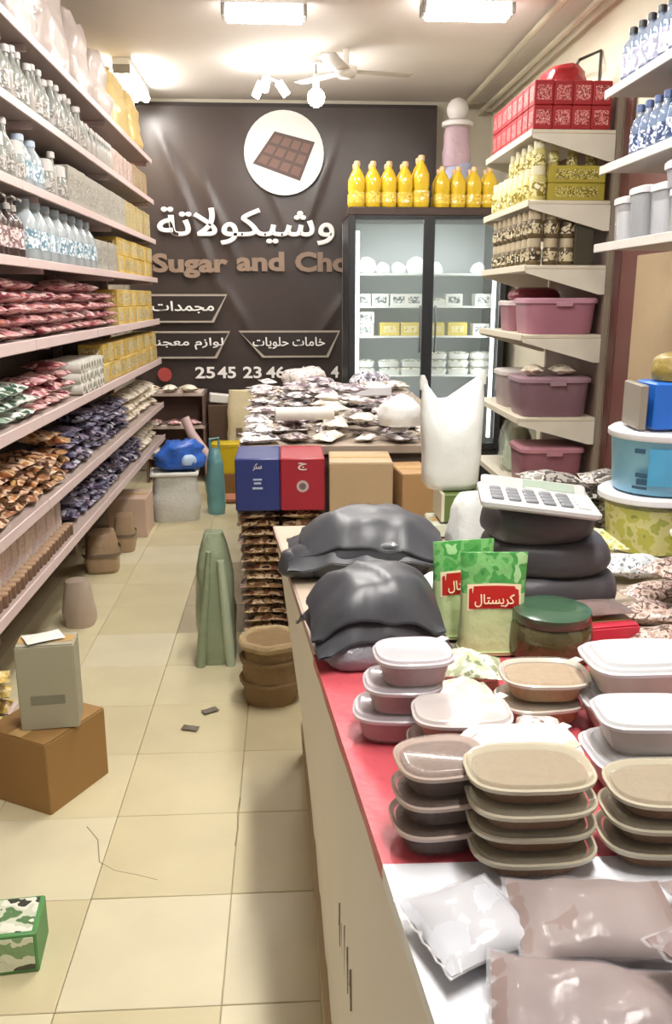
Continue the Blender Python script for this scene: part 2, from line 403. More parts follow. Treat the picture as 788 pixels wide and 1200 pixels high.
# ------------------------------------------------------------------ glass fridge with oil bottles on it
FX0, FX1, FY, FZ = .47, 1.66, 6.5, 2.14
t = thing('glass_fridge', 'tall black two-door glass display fridge lit white inside', 'fridge', ((FX0 + FX1) / 2, FY, 0))
blk = M('fridge_black', '#24262a', .4); fw = FX1 - FX0
fin = M('fridge_inside', '#dfe6e6', .5, var=.03)
obj('top_panel', box(fw, .72, .06, .006), M('fridge_top', '#3a2a22', .5), t, (0, .36, FZ - .06))
obj('back_panel', box(fw, .03, FZ - .06, .004), fin, t, (0, .70, 0))
for s in (-1, 1): obj('side_panel', box(.03, .67, FZ - .06, .004), blk, t, (s * (fw / 2 - .015), .36, 0))
obj('base', box(fw - .06, .66, .35, .006), blk, t, (0, .35, 0))
zs = (.90, 1.2, 1.425, 1.665)
for z in zs: obj('shelf', box(fw - .07, .5, .014, .003), M('fridge_shelf', '#dfe5e0', .4), t, (0, .42, z))
for s in (-1, 1):
    d = obj('glass_door', box(fw / 2 - .09, .008, 1.66, .002), M('fridge_glass', '#cfe0e0', .05, alpha=.12, var=0), t, (s * (fw / 4 - .005), .02, .40))
    d['label'] = 'clear glass fridge door'
    for q in (-1, 1): obj('door_stile', box(.045, .03, 1.75, .004), blk, d, (q * (fw / 4 - .024), 0, -.045))
    for z in (-.05, 1.655): obj('door_rail', box(fw / 2 - .09, .03, .05, .004), blk, d, (0, 0, z))
    obj('door_handle', tube([(-s * .235, -.02, .7), (-s * .235, -.045, .74), (-s * .235, -.045, 1.0), (-s * .235, -.02, 1.04)], .008, 6), M('handle_grey', '#55585a', .3), d)
    obj('light_strip', box(.028, .02, 1.55, .004), M('fridge_light', (1, 1, 1), emit=7), t, (s * (fw / 2 - .075), .1, .43))
    lamp = lamp_light(((FX0 + FX1) / 2 + s * (fw / 2 - .1), FY + .12, 1.3), .06, 1.4, 7, (.93, .98, 1))
    lamp.rotation_euler = (PI / 2, 0, 0) if False else (0, s * PI / 2, 0)
    lamp.rotation_euler = (0, -s * PI / 2 * -1, 0); lamp.data.size = 1.4; lamp.data.size_y = .06
l = lamp_light(((FX0 + FX1) / 2, FY + .16, FZ - .08), fw - .2, .06, 9, (.95, .98, 1))
fcx = (FX0 + FX1) / 2
bagw = M('white_bag', '#eceeec', .5, bump=.3, bscale=22)
p = Proto(one('round_bag', sack(.17, .15, .12, 3, .018, 16, 9, 2.2, .3), bagw, 'x', 'bag'))
for k, x in enumerate((.62, .755, .875, 1.02, 1.17, 1.5)):
    p.put((x, FY + .3, 1.684), (0, 0, k), 'white rounded bag on highest fridge shelf, %s from the left door edge' % ORD[k], 'bags in the fridge', .65 + .3 * (k % 3 == 0))
cart = Proto(thing('small_carton', 'x', 'carton')); obj('carton_body', box(.13, .12, .09, .004), M('carton_white', '#e4e6e0', .5), cart.root); obj('carton_label', box(.09, .003, .05, .001), MP('label_grey', ['#8f9a98', '#cfd5d2', '#5f6b6c', '#e6e8e6'], 40), cart.root, (0, -.0605, .02))
ycart = Proto(thing('yellow_carton', 'x', 'carton')); obj('carton_body', box(.15, .12, .1, .004), M('carton_yellow', '#d8c455', .5), ycart.root); obj('carton_label', box(.1, .003, .05, .001), MP('label_yellow', ['#b59a2c', '#e8dd9c', '#f2ead0'], 40), ycart.root, (0, -.0605, .025))
tray = Proto(thing('wrapped_tray', 'x', 'tray')); obj('tray_base', loft([(0, .075, .05, 4), (.04, .085, .058, 4)], 20), M('tray_white', '#dde0da', .5), tray.root); obj('tray_film', loft([(.041, .083, .056, 4), (.052, .07, .045, 4), (.058, .03, .02, 3)], 20), MP('tray_food', ['#c9c7a8', '#e8e6da', '#93a08c', '#dedfd8'], 20), tray.root)
def fr_row(z, xs, lay, name, protos, dz):
    for i, x in enumerate(xs):
        for k in range(lay):
            P_ = protos[i % len(protos)]
            nm = {cart: 'white labelled carton', ycart: 'yellow carton', tray: 'white wrapped food tray'}[P_]
            P_.put((x + R.uniform(-.008, .008), FY + .27, z + .0145 + k * dz), (0, 0, R.uniform(-.05, .05)), '%s on %s fridge shelf, %s from banner side%s' % (nm, name, ORD[i], ', ' + LAY(k, lay) if lay > 1 else ''), 'food on the %s fridge shelf' % name)
fr_row(1.425, (.60, .74, .88, 1.0), 1, 'second', [cart, cart], .092)
fr_row(1.425, (1.17, 1.31, 1.53), 1, 'second right-door', [tray, cart, cart], .092)
fr_row(1.2, (.62, ), 2, 'third', [cart], .092)
fr_row(1.2, (.80, .965), 1, 'third middle', [ycart], .092)
fr_row(1.2, (1.16, 1.34, 1.52), 1, 'third right-door', [ycart, ycart, cart], .092)
fr_row(.90, (.62, .81, .985), 2, 'fourth', [tray], .06)
fr_row(.90, (1.18, 1.36, 1.535), 3, 'fourth right-door', [tray], .06)

oil = Proto(thing('oil_bottle', 'x', 'bottle'))
obj('bottle_body', loft([(0, .045, .04, 3), (.012, .05, .045, 3), (.09, .05, .045, 3), (.11, .045, .041, 3), (.13, .05, .045, 3), (.2, .049, .044, 2.6), (.25, .03, .03, 2), (.27, .017, .017, 2), (.285, .017, .017, 2)], 16), M('oil', '#dcb92e', .12, var=.12, coat=.4), oil.root)
obj('cap', lathe([(.02, .283), (.02, .31), (.014, .316)], 12), M('oil_cap', '#d7b68a', .4), oil.root)
obj('label', loft([(.03, .0515, .0465, 3), (.1, .0515, .0465, 3)], 16, False), MP('oil_label', ['#c9981c', '#e8cf5a', '#d8b53a', '#f5ecc0'], 26), oil.root)
for i in range(5):
    for j in range(2):
        oil.put((.535 + i * .117, 6.57 + j * .13, FZ + .001), (0, 0, R.uniform(-.05, .05)), 'yellow cooking oil bottle on fridge, %s from banner side, %s row' % (ORD[i], 'front' if j == 0 else 'rear'), 'oil bottles on the fridge', (1.14, 1.14, 1.0) if i < 4 else (1.2, 1.2, 1.14))
for i in range(4):
    for j in range(2):
        oil.put((1.16 + i * .117, 6.57 + j * .13, FZ + .001), (0, 0, R.uniform(-.05, .05)), 'shorter yellow oil bottle on fridge, %s from wall side, %s row' % (ORD[3 - i], 'front' if j == 0 else 'rear'), 'oil bottles on the fridge', (1.14, 1.14, .9))
for k, (x, w) in enumerate(((.755, .60), (1.30, .48))):
    pass
t = thing('wrapped_bundle', 'tall pale pink and blue wrapped bundle with white ball top on fridge', 'bundle', (1.36, 7.0, FZ + .001))
obj('lower_wrap', sack(.25, .2, .36, 5, .015, 20, 10, 2.4, .9), M('wrap_blue', '#b9bddb', .5, var=.25, vscale=4, bump=.3), t)
obj('upper_wrap', sack(.22, .18, .3, 6, .012, 20, 10, 2.4, .8), M('wrap_pink', '#cbb0bd', .5, var=.25, vscale=4, bump=.3), t, (-.02, 0, .34))
obj('collar', lathe([(.08, .62), (.12, .63), (.12, .66), (.08, .68)], 18), M('wrap_white', '#e9e6e6', .5), t, (-.02, 0, 0))
obj('ball_top', lathe([(.03, .66)] + [(.085 * math.sin(PI * k / 9), .75 - .085 * math.cos(PI * k / 9)) for k in range(1, 9)] + [(.01, .835)], 18), M('wrap_white', '#e9e6e6', .5), t, (-.02, 0, 0))

# ------------------------------------------------------------------ shared goods
glassm = M('clear_glass', '#c9ccc4', .12, alpha=.42, var=.1, coat=.3)
glassb = M('blue_glass', '#8fa3c0', .12, alpha=.55, var=.2, coat=.3)
capw = M('cap_white', '#d8d3cf', .4); capd = M('cap_dark', '#26262a', .4)
def bottle(name, prof, gl, cap, capr, lab=None, labz=(.04, .1), n=14, fill=None):
    r = thing(name, 'x', 'bottle')
    obj('bottle_body', lathe(prof, n), gl, r)
    rt, zt = prof[-1]
    obj('cap', lathe([(capr, zt - .004), (capr, zt + capr * 1.1), (capr * .7, zt + capr * 1.3)], 12), cap, r)
    if fill:
        pf = [(rr * .93, zz + .003) for rr, zz in prof if zz < prof[-1][1] * .62]; pf.append((pf[-1][0], prof[-1][1] * .62))
        obj('contents', lathe(pf, n), fill, r)
    if lab:
        rr = max(p[0] for p in prof) * 1.02
        obj('label', lathe([(rr, labz[0]), (rr, labz[1])], n, False), lab, r)
    return Proto(r)
labw = MP('label_white', ['#a8a49d', '#c9c6c0', '#7e7a76', '#d1cec9'], 60)
labp = MP('label_pinkish', ['#b58d90', '#e3d3cf', '#8a6d70', '#efe5e0'], 40)
tallb = bottle('tall_glass_bottle', [(.03, 0), (.034, .006), (.034, .11), (.026, .13), (.013, .155), (.012, .19)], glassm, capw, .015, labw, (.03, .09))
slimb = bottle('slim_glass_bottle', [(.02, 0), (.023, .005), (.023, .12), (.012, .14), (.011, .17)], glassm, capw, .017, None, fill=M('pale_fill', '#c9b9b1', .4))
jar = bottle('glass_jar', [(.036, 0), (.04, .006), (.04, .085), (.032, .1), (.032, .105)], glassm, capw, .034, labw, (.02, .07), fill=M('jar_fill', '#a3a093', .6, var=.3, vscale=40))
pump = bottle('pump_bottle', [(.03, 0), (.034, .006), (.034, .12), (.02, .14), (.013, .15), (.013, .165)], M('amber_plastic', '#4b3c38', .25, alpha=.9), M('pump_grey', '#b9b3ac', .3), .014, labp, (.03, .1))
obj('pump_head', tube([(0, 0, .17), (0, 0, .2), (.02, 0, .205), (.035, 0, .195)], .005, 6), M('pump_grey', '#b9b3ac', .3), pump.root)
jug = thing('clear_jug', 'x', 'jug')
obj('jug_body', loft([(0, .06, .05, 3.4), (.01, .068, .056, 3.4), (.13, .068, .056, 3.4), (.165, .05, .042, 3), (.185, .028, .028, 2), (.2, .028, .028, 2)], 20), M('jug_plastic', '#cfd8dc', .15, alpha=.6, coat=.3), jug)
obj('jug_cap', lathe([(.031, .198), (.031, .222), (.026, .226)], 14), M('jug_cap', '#b9c9d8', .4), jug)
obj('jug_handle', tube([(.02, 0, .2), (.06, 0, .205), (.075, 0, .16), (.066, 0, .12)], .008, 6), M('jug_plastic', '#cfd8dc', .15, alpha=.6, coat=.3), jug)
obj('jug_label', loft([(.04, .0695, .0575, 3.4), (.11, .0695, .0575, 3.4)], 20, False), MP('label_water', ['#9fb4c9', '#dfe7ec', '#6f93a5', '#eef2f3'], 30), jug)
jug = Proto(jug)
def carton(name, w, d, h, col, labcols, both=False):
    r = thing(name, 'x', 'carton')
    obj('carton_body', box(w, d, h, .004), M(name + '_board', col, .55, var=.12, vscale=12), r)
    obj('front_print', box(.002, d * .8, h * .6, .0005), MP(name + '_print', labcols, 70), r, (w / 2, 0, h * .2))
    obj('end_print', box(w * .75, .002, h * .6, .0005), MP(name + '_print', labcols, 70), r, (0, -d / 2, h * .2))
    if both: obj('end_print', box(w * .75, .002, h * .6, .0005), MP(name + '_print', labcols, 70), r, (0, d / 2, h * .2))
    return Proto(r)
def packet(name, w, d, h, cols, seed, scale=14, rough=.28, cat='packet'):
    P_ = Proto(one(name, pillow(w, d, h, 9, 7, seed, .22), MP(name + '_wrap', cols, scale, rough), 'x', cat))
    P_.size = (w, d, h)
    return P_

# ------------------------------------------------------------------ the long rack on the left
rack_white = M('rack_white', '#d2bdba', .45, var=.07, vscale=4)
SZ = [2.445, 2.175, 1.905, 1.64, 1.345, 1.06, .735, .49]
RY0, RY1 = 2.2, 6.5
t = thing('shelf_rack', 'long white shop rack of eight shelves along the left wall', 'rack', (0, 0, 0))
obj('back_panel', box(.02, RY1 - RY0, 2.62, .003), M('rack_back', '#6d6058', .6), t, (XL + .02, (RY0 + RY1) / 2, 0))
for y in (RY0 + .02, 3.6, 5.05, RY1 - .02): obj('upright', box(.05, .03, 2.62, .003), rack_white, t, (XL + .055, y, 0))
dep = SLX - XL - .03
for k, z in enumerate(SZ):
    s = obj('shelf', box(dep, RY1 - RY0, .018, .003), M('shelf_board', '#a8978f', .5), t, (XL + .03 + dep / 2, (RY0 + RY1) / 2, z - .018))
    L = (RY1 - RY0) / 4
    for q in range(4):
        obj('price_strip', box(.008, L - .006, .042 if k > 3 else .034, .003), rack_white, s, (dep / 2 + .004, -(RY1 - RY0) / 2 + L * (q + .5), -.016))
    for y in (RY0 + .2, 3.6, 5.05, RY1 - .012): obj('bracket', box(dep * .9, .008, .03, .002), rack_white, s, (-.01, y - (RY0 + RY1) / 2, -.03))
bdk = obj('base_deck', box(dep - .03, .62, .12, .004), rack_white, t, (XL + .015 + dep / 2, 2.51, .0))
SN = ['top rack shelf', 'second rack shelf', 'third rack shelf', 'fourth rack shelf', 'fifth rack shelf', 'sixth rack shelf', 'seventh rack shelf', 'lowest rack shelf']
def run(P_, k, ys, what, grp, x=-.985, layers=1, dz=.05, dx=0, jit=.01, rz=0, tilt=.0, rows=1, rdx=.09, from_far=True, sc=None):
    n = len(ys)
    hp = Heap(-1.3, 2.2, -.85, 6.7, SZ[k] + .001) if tilt else None
    for l in range(layers):
        for i, y in enumerate(sorted(ys, reverse=True)):
            for r in range(rows):
                lab = '%s, %s from far end%s%s, %s' % (what, ORD[i], ', ' + LAY(l, layers) if layers > 1 else '', (', front row' if r == 0 else ', rear row') if rows > 1 else '', SN[k])
                Q = P_[(i * 7 + l * 3 + r) % len(P_)] if isinstance(P_, list) else P_
                if hp:
                    a_ = R.uniform(-.25, .25); px = x + R.uniform(-.02, .01); py = y + R.uniform(-.01, .01) + (.03 if l % 2 else -.02)
                    z = hp.drop(px, py, *Q.size, a_, .86)
                    z = min(z, SZ[k] + (.13 if k == 7 else .19))
                    Q.put((px, py, z + .001), (R.uniform(-tilt, tilt), R.uniform(-tilt, tilt), a_) if l else (0, 0, a_), lab, grp, sc)
                else:
                    Q.put((x - r * rdx + R.uniform(-jit, jit) + dx * l, y + R.uniform(-jit, jit) * .5, SZ[k] + .001 + l * dz), (0, 0, rz + R.uniform(-.05, .05)), lab, grp, sc)
def seq(a, b, st):
    n = int((b - a) / st + .5) ; return [a + st * (i + .5) for i in range(n)]
# top shelf: big plastic-wrapped bundles
pl = M('cloudy_plastic', '#d6c9c3', .3, alpha=.93, var=.2, vscale=5, bump=.5, bscale=14)
def bigbag(i, y, mat, what, h=.40, w=.31, d=.46):
    r = thing('plastic_bundle', '%s, %s from near end of the top rack shelf' % (what, ORD[i]), 'bundle', (-1.12, y, SZ[0] + .001), 0, 'bundles on the top shelf')
    obj('bundle_body', sack(w, d, h * .9, i * 3 + 1, .04, 28, 16, 4.5, .8, fr=8), mat, r)
    obj('knot', sack(.1, .1, .07, i, .012, 12, 6, 2, 1.3), mat, r, (.02, .03, h * .84))
dk = carton('dark_carton', .3, .3, .3, '#4a3c36', ['#3a2e2a', '#5b4a42'])
dk.put((-1.12, 3.2, SZ[0] + .001), (0, 0, .05), 'dark brown carton at near end of the top shelf of long rack')
for i, (y, h) in enumerate(((3.70, .44), (4.20, .47), (4.70, .42), (5.2, .36))): bigbag(i, y, pl, 'cloudy white plastic-wrapped bundle', h)
pyl = M('yellow_plastic', '#d8bd7c', .35, alpha=.96, var=.2, vscale=5, bump=.5, bscale=14)
for i, (y, h) in enumerate(((5.72, .40), (6.2, .40))): bigbag(i + 4, y, pyl, 'straw yellow plastic-wrapped bundle', h)
# second shelf: bottles, then flat packs
run([tallb, slimb, tallb], 1, seq(3.0, 4.5, .085), 'clear glass bottle with white cap', 'bottles on the second shelf', -.98, jit=.006)
run([tallb, slimb], 1, seq(3.0, 4.5, .12), 'rear-row glass bottle with white cap', 'rear bottles on the second shelf', -1.08, jit=.006)
run(slimb, 1, seq(4.5, 5.2, .06), 'small white-capped bottle', 'small bottles on the second shelf', -.975, jit=.003, sc=.8)
ppk = [carton('pinkish_pack', .12, .13, .15, '#c9b3a8', ['#b59a90', '#d9c7bd', '#9a7d75', '#e3d6cd']), carton('brownish_pack', .12, .13, .16, '#a98f6e', ['#8f744f', '#c9b48c', '#75603f', '#d8c9a8'])]
run(ppk[0], 1, seq(5.2, 5.9, .14), 'upright pinkish-grey pack', 'packs on the second shelf', -1.02, jit=.004)
run(ppk[1], 1, seq(5.9, 6.45, .14), 'upright light-brown pack', 'packs on the second shelf', -1.02, jit=.004)
# third shelf
run([jar, tallb, jar], 2, seq(2.95, 3.45, .1), 'glass bottle or jar with pale cap', 'glass on the third shelf', -.985, jit=.006)
run(jug, 2, seq(3.45, 3.75, .15), 'clear plastic jug with handle', 'jugs on the third shelf', -1.0, jit=.004, rz=PI / 2, sc=.85)
run([jar, slimb], 2, seq(3.78, 4.1, .095), 'short jar beside the jugs', 'jars on the third shelf', -.985, jit=.004)
gpk = [carton('grey_pack', .13, .15, .17, '#a5a196', ['#8d8a80', '#c4c0b5', '#76736a', '#d5d2c8']), carton('straw_pack', .12, .13, .17, '#b5a273', ['#a08b50', '#d6c68e', '#8a7640', '#e2d7ae'])]
run(gpk[0], 2, seq(4.12, 5.5, .155), 'upright grey pack', 'packs on the third shelf', -1.02, jit=.004)
run(gpk[1], 2, seq(5.52, 6.45, .14), 'upright straw-coloured pack', 'packs on the third shelf', -1.02, jit=.004)
# fourth shelf
run(pump, 3, seq(2.85, 3.4, .085), 'dark bottle with a grey pump top', 'pump bottles on the fourth shelf', -.98, jit=.006)
run(jug, 3, seq(3.42, 4.6, .15), 'clear bluish water jug', 'jugs on the fourth shelf', -1.0, jit=.004, rz=PI / 2, rows=2, rdx=.14)
run([gpk[0]], 3, seq(4.62, 5.2, .155), 'upright silvery-grey pack', 'grey packs on the fourth shelf', -1.02, jit=.004, sc=.9)
ypk = [carton('yellow_pack', .13, .15, .1, '#c2a04a', ['#9a7e2e', '#dccb8f', '#86702f', '#ece2c2']), carton('pale_yellow_pack', .13, .15, .1, '#cbb470', ['#b0944a', '#e6dab4', '#96803f', '#efe7cf'])]
run(ypk, 3, seq(5.2, 6.45, .158), 'yellow pack', 'yellow packs on the fourth shelf', -1.02, 2, .101, jit=.004)
# fifth shelf: candy heap, yellow packs
rp = [packet('red_packet', .17, .113, .045, ['#8f4048', '#c08084', '#ddb4b0', '#74303a', '#e9d0c8'], s) for s in (1,)] + [packet('pink_packet', .17, .113, .044, ['#a85a64', '#d39a9e', '#ebd0cc', '#8a4550', '#cd8a7a'], 2)]
gp = packet('green_packet', .17, .113, .045, ['#7c8a3c', '#c9cf8a', '#e3e2c0', '#59702c'], 4)
run(rp, 4, seq(3.05, 5.1, .118), 'shiny red and pink sweet packet', 'sweet packets on the fifth shelf', -1.04, 4, .045, jit=.01, tilt=.025)
run(gp, 4, [2.78, 2.93], 'yellow-green packet', 'green packets on the fifth shelf', -1.04, 4, .045, jit=.01, tilt=.025)
run(ypk, 4, seq(5.12, 6.45, .158), 'yellow pack', 'yellow packs on the fifth shelf', -1.02, 2, .101, jit=.004)
# sixth shelf
wg = packet('white_green_packet', .17, .116, .045, ['#5f7a5c', '#cfd6cc', '#eef0ea', '#3d5a48', '#9fb4a0'], 5)
run(wg, 5, seq(2.72, 3.35, .125), 'silvery green and white packet', 'green and white packets on the sixth shelf', -1.04, 3, .044, jit=.01, tilt=.025)
run(rp, 5, seq(3.36, 4.0, .12), 'red and pink sweet packet', 'sweet packets on the sixth shelf', -1.04, 3, .044, jit=.01, tilt=.025)
wt = Proto(thing('white_roll', 'x', 'roll')); obj('roll_body', G().add(*tube_vf([(-.09, 0, .028), (.09, 0, .028)], .027, 14)).mesh('roll'), M('roll_white', '#dcdad0', .5), wt.root); obj('roll_end', G().add(*tube_vf([(.0905, 0, .028), (.092, 0, .028)], .014, 10)).mesh('rollend'), M('roll_hole', '#8d8a7c', .7), wt.root)
run(wt, 5, seq(4.0, 4.55, .058), 'white wrapped roll laid end-on', 'rolls on the sixth shelf', -1.03, 3, .05, jit=.004)
run(ypk, 5, seq(4.6, 6.45, .158), 'yellow pack', 'yellow packs on the sixth shelf', -1.02, 2, .101, jit=.004)
# seventh shelf
br = [packet('brown_packet', .18, .118, .045, ['#5f3a28', '#96694a', '#cbaa90', '#45291f', '#b0835c'], 7), packet('orange_packet', .18, .118, .045, ['#7c4a2c', '#b37a48', '#d9bea0', '#5f3822', '#c29a66'], 8)]
run(br, 6, seq(2.55, 3.8, .124), 'glossy brown and orange sweet packet', 'brown sweet packets on the seventh shelf', -1.04, 4, .044, jit=.01, tilt=.025)
nv = [packet('navy_packet', .17, .116, .045, ['#2a2838', '#46435c', '#827f94', '#1e1c2a', '#c5c2cc'], 9), packet('purple_packet', .17, .116, .045, ['#352b40', '#5c5068', '#968c9e', '#28202f', '#cdc6d0'], 10)]
run(nv, 6, seq(3.82, 5.3, .123), 'navy and purple sweet packet', 'navy packets on the seventh shelf', -1.04, 4, .046, jit=.01, tilt=.025)
crm = packet('cream_packet', .17, .13, .06, ['#b5a58c', '#dccfb8', '#efe6d5', '#96836a'], 11)
run(crm, 6, seq(5.32, 6.45, .14), 'cream paper packet', 'cream packets on the seventh shelf', -1.045, 3, .052, jit=.008, tilt=.025)
# lowest shelf
pkc = carton('cream_carton', .2, .075, .17, '#d9c9bd', ['#c98d8d', '#e8dbd0', '#d9b5ac', '#efe6de'])
run(pkc, 7, seq(2.5, 3.72, .078), 'upright cream and pink carton', 'cartons on the lowest shelf', -1.11, jit=.003)
tin = Proto(thing('small_tin', 'x', 'tin')); obj('tin_body', lathe([(.02, 0), (.021, .004), (.021, .042), (.02, .045)], 12), M('tin_brown', '#7a5f4d', .35, metal=.2), tin.root); obj('tin_lid', lathe([(.022, .043), (.022, .05), (.018, .052)], 12), M('tin_lid', '#c9a98c', .3, metal=.4), tin.root)
run(tin, 7, seq(2.5, 3.7, .048), 'small brown lidded tin', 'tins on the lowest shelf', -.965, jit=.003)
run(nv, 7, seq(3.76, 5.6, .125), 'navy and silver sweet packet', 'navy packets on the lowest shelf', -1.04, 3, .046, jit=.01, tilt=.025)
run(crm, 7, seq(5.62, 6.45, .14), 'cream paper packet', 'cream packets on the lowest shelf', -1.045, 2, .052, jit=.008, tilt=.025)
bp_ = packet('gold_packet', .16, .1, .05, ['#8a6f2e', '#c9ab58', '#e3d08c', '#5f4c22'], 12)
for k in range(4): bp_.put((-1.0, 2.62 + .004 * k, .121 + .048 * k), (0, 0, .1 * k), 'gold packet stacked on the rack base by grey box, %s' % LAY(k, 4), 'gold packets on the rack base')
for k in range(4): bp_.put((-1.0, 2.5 + .004 * k, .121 + .048 * k), (0, 0, .1 * k), 'gold packet in the outer pile on the rack base, %s' % LAY(k, 4), 'gold packets on the rack base')

# ------------------------------------------------------------------ boxes and bags on the floor
kraft = M('kraft', '#94703f', .65, var=.1, vscale=3); kraftd = M('kraft_inside', '#8c6a3e', .7)
def open_carton(loc, rz, w, d, h, label, mat, flaps=True, name='cardboard_box', tilt=.0):
    r = thing(name, label, 'box', loc, rz)
    g = G()
    for (bw, bd, x, y) in ((w, .005, 0, -d / 2), (w, .005, 0, d / 2), (.005, d, -w / 2, 0), (.005, d, w / 2, 0)): g.add(*box_vf(bw, bd, h, .001), T(x, y, 0))
    g.add(*box_vf(w, d, .005, .001), T(0, 0, 0)); obj('carton_body', g.mesh('ob', False), mat, r)
    if flaps:
        obj('flap', box(w, d / 2 - .004, .004, .001), mat, r, (0, -d / 4, h + .0), (tilt, 0, 0)); obj('flap', box(w, d / 2 - .004, .004, .001), mat, r, (0, d / 4, h), (0, 0, 0))
        obj('tape', box(w * .98, .05, .001, .0003), M('tape', '#c2a06a', .3), r, (0, 0, h + .0045))
    return r
a = 1.08   # front edge runs from (-.72,2.30) to (-.57,2.51)
ca, sa = math.cos(a), math.sin(a)
open_carton((-.72 + .13 * ca - .12 * sa, 2.30 + .13 * sa + .12 * ca, 0), a, .26, .24, .228, 'plain brown cardboard box on floor by base of the long rack', kraft)
gr = M('greyboard', '#a09b86', .6, var=.08, vscale=4)
r = open_carton((-.732, 2.445, .2345), .10, .165, .10, .265, 'tall grey-green cardboard box standing on top of the brown cardboard box', gr, True, 'grey_box')
obj('print_band', box(.10, .002, .03, .0005), M('grey_print', '#7d7a6a', .6), r, (0, -.0525, .08))
one('paper_scrap', pillow(.11, .08, .012, 7, 5, 3, .4), M('paper_white', '#e6e2da', .6), 'crumpled white paper scrap lying on top of the grey-green box', 'paper', (-.74, 2.445, .505), (0, 0, .5))
r = thing('tissue_box', 'small green and white patterned carton on floor tiles, lower left', 'box', (-.685, 1.735, 0), .10)
obj('carton_body', box(.19, .13, .105, .003), M('green_board', '#4f8a4c', .5, var=.15), r)
obj('top_print', box(.17, .115, .002, .0005), MP('green_print', ['#3a3a34', '#dfe0d2', '#c8cdb8', '#5a7a50', '#efefe6'], 16), r, (0, 0, .1045))
obj('front_print', box(.175, .002, .085, .0005), MP('green_print2', ['#4a4a3c', '#d8dcc4', '#7fa070', '#efefe6'], 16), r, (0, -.0655, .01))
r = thing('goods_bag', 'hazy clear plastic bag of goods on floor beyond grey box', 'bag', (-.99, 3.86, 0))
obj('bag_body', sack(.15, .15, .22, 4, .012, 18, 10, 2.6, .8), M('haze_plastic', '#c2b0a0', .3, alpha=.75), r); obj('contents', sack(.10, .10, .14, 8, .012, 14, 8, 2.6, .8), MP('haze_goods', ['#8a6f58', '#b59c84', '#6b5544', '#cdbba6'], 20), r, (0, 0, .01))
r = thing('brown_parcel', 'lumpy brown plastic-wrapped parcel on floor below lowest rack shelf', 'parcel', (-1.06, 4.72, 0), .2)
obj('parcel_body', sack(.2, .24, .22, 9, .018, 20, 10, 4, .8), M('parcel_brown', '#a08669', .4, var=.25, bump=.3), r); obj('parcel_tie', loft([(.1, .108, .13, 4), (.12, .108, .13, 4)], 20, False), M('parcel_tie', '#70604f', .5), r)
r = thing('brown_parcel', 'small brown parcel on floor between lumpy parcel and the pinkish carton', 'parcel', (-1.0, 5.1, 0), .1)
obj('parcel_body', sack(.13, .16, .22, 10, .015, 18, 9, 4, .85), M('parcel_brown', '#a08669', .4, var=.25, bump=.3), r); obj('parcel_tie', loft([(.1, .072, .088, 4), (.115, .072, .088, 4)], 20, False), M('parcel_tie', '#70604f', .5), r)
open_carton((-1.03, 5.52, 0), .0, .24, .3, .25, 'pinkish beige carton on floor beside white sack', M('pink_carton', '#c7ac98', .6), True, 'pinkish_box')
# white sack and bags at the end of the aisle
r = thing('white_sack', 'full white woven sack standing on floor at end of rack', 'sack', (-.78, 5.86, 0), .1)
obj('sack_body', sack(.34, .26, .33, 2, .015, 26, 12, 4, .95), M('sack_white', '#c9c8c0', .6, bump=.3, bscale=60), r); obj('rim', tube([(-.15, -.1, .33), (0, -.125, .335), (.15, -.1, .33), (.16, .1, .33), (0, .12, .335), (-.16, .1, .33), (-.15, -.1, .33)], .015, 8), M('sack_rim', '#e2e2dc', .6), r)
b1 = thing('blue_bag', 'glossy blue plastic bag lying on the white sack', 'bag', (-.735, 5.90, .36), .3)
obj('bag_body', sack(.33, .25, .18, 3, .04, 30, 14, 2.6, .6, fr=15), M('blue_plastic', '#3567c4', .2, var=.5, vscale=14, bump=.5), b1); obj('bag_print', sack(.1, .05, .07, 3, .01, 12, 7), M('bag_print', '#b5cdea', .3), b1, (.03, -.115, .03))
b1 = thing('teal_bag', 'tall teal plastic bag standing on floor beside the white sack', 'bag', (-.515, 6.02, 0), .2)
obj('bag_body', sack(.13, .2, .46, 7, .018, 20, 12, 2.6, .6), M('teal_plastic', '#6fa3a5', .25, alpha=.9, var=.3, bump=.4), b1); obj('bag_handle', tube([(-.03, 0, .45), (-.03, 0, .53), (.03, 0, .54), (.035, 0, .45)], .01, 6), M('teal_plastic', '#6fa3a5', .25, alpha=.9, var=.3, bump=.4), b1)
r = thing('yellow_bucket', 'square yellow tub standing on brown carton at far floor', 'bucket', (-.47, 6.62, .175))
obj('bucket_body', loft([(0, .095, .08, 5), (.02, .1, .085, 5), (.21, .112, .095, 5)], 20), M('bucket_yellow', '#d2b71f', .35), r); obj('bucket_lid', loft([(.208, .118, .1, 5), (.23, .118, .1, 5), (.235, .1, .085, 5)], 20), M('bucket_lid_y', '#c4a924', .35), r)
open_carton((-.45, 6.65, 0), .1, .24, .26, .172, 'low brown carton beneath the yellow tub', M('low_brown', '#7d5a2c', .6), True, 'low_carton')
one('red_tray', loft([(0, .1, .08, 3), (.02, .12, .1, 3), (.035, .125, .105, 3)], 20), M('tray_orange', '#b5795e', .5), 'flat orange tray on floor in front of low brown carton', 'tray', (-.40, 6.36, 0))
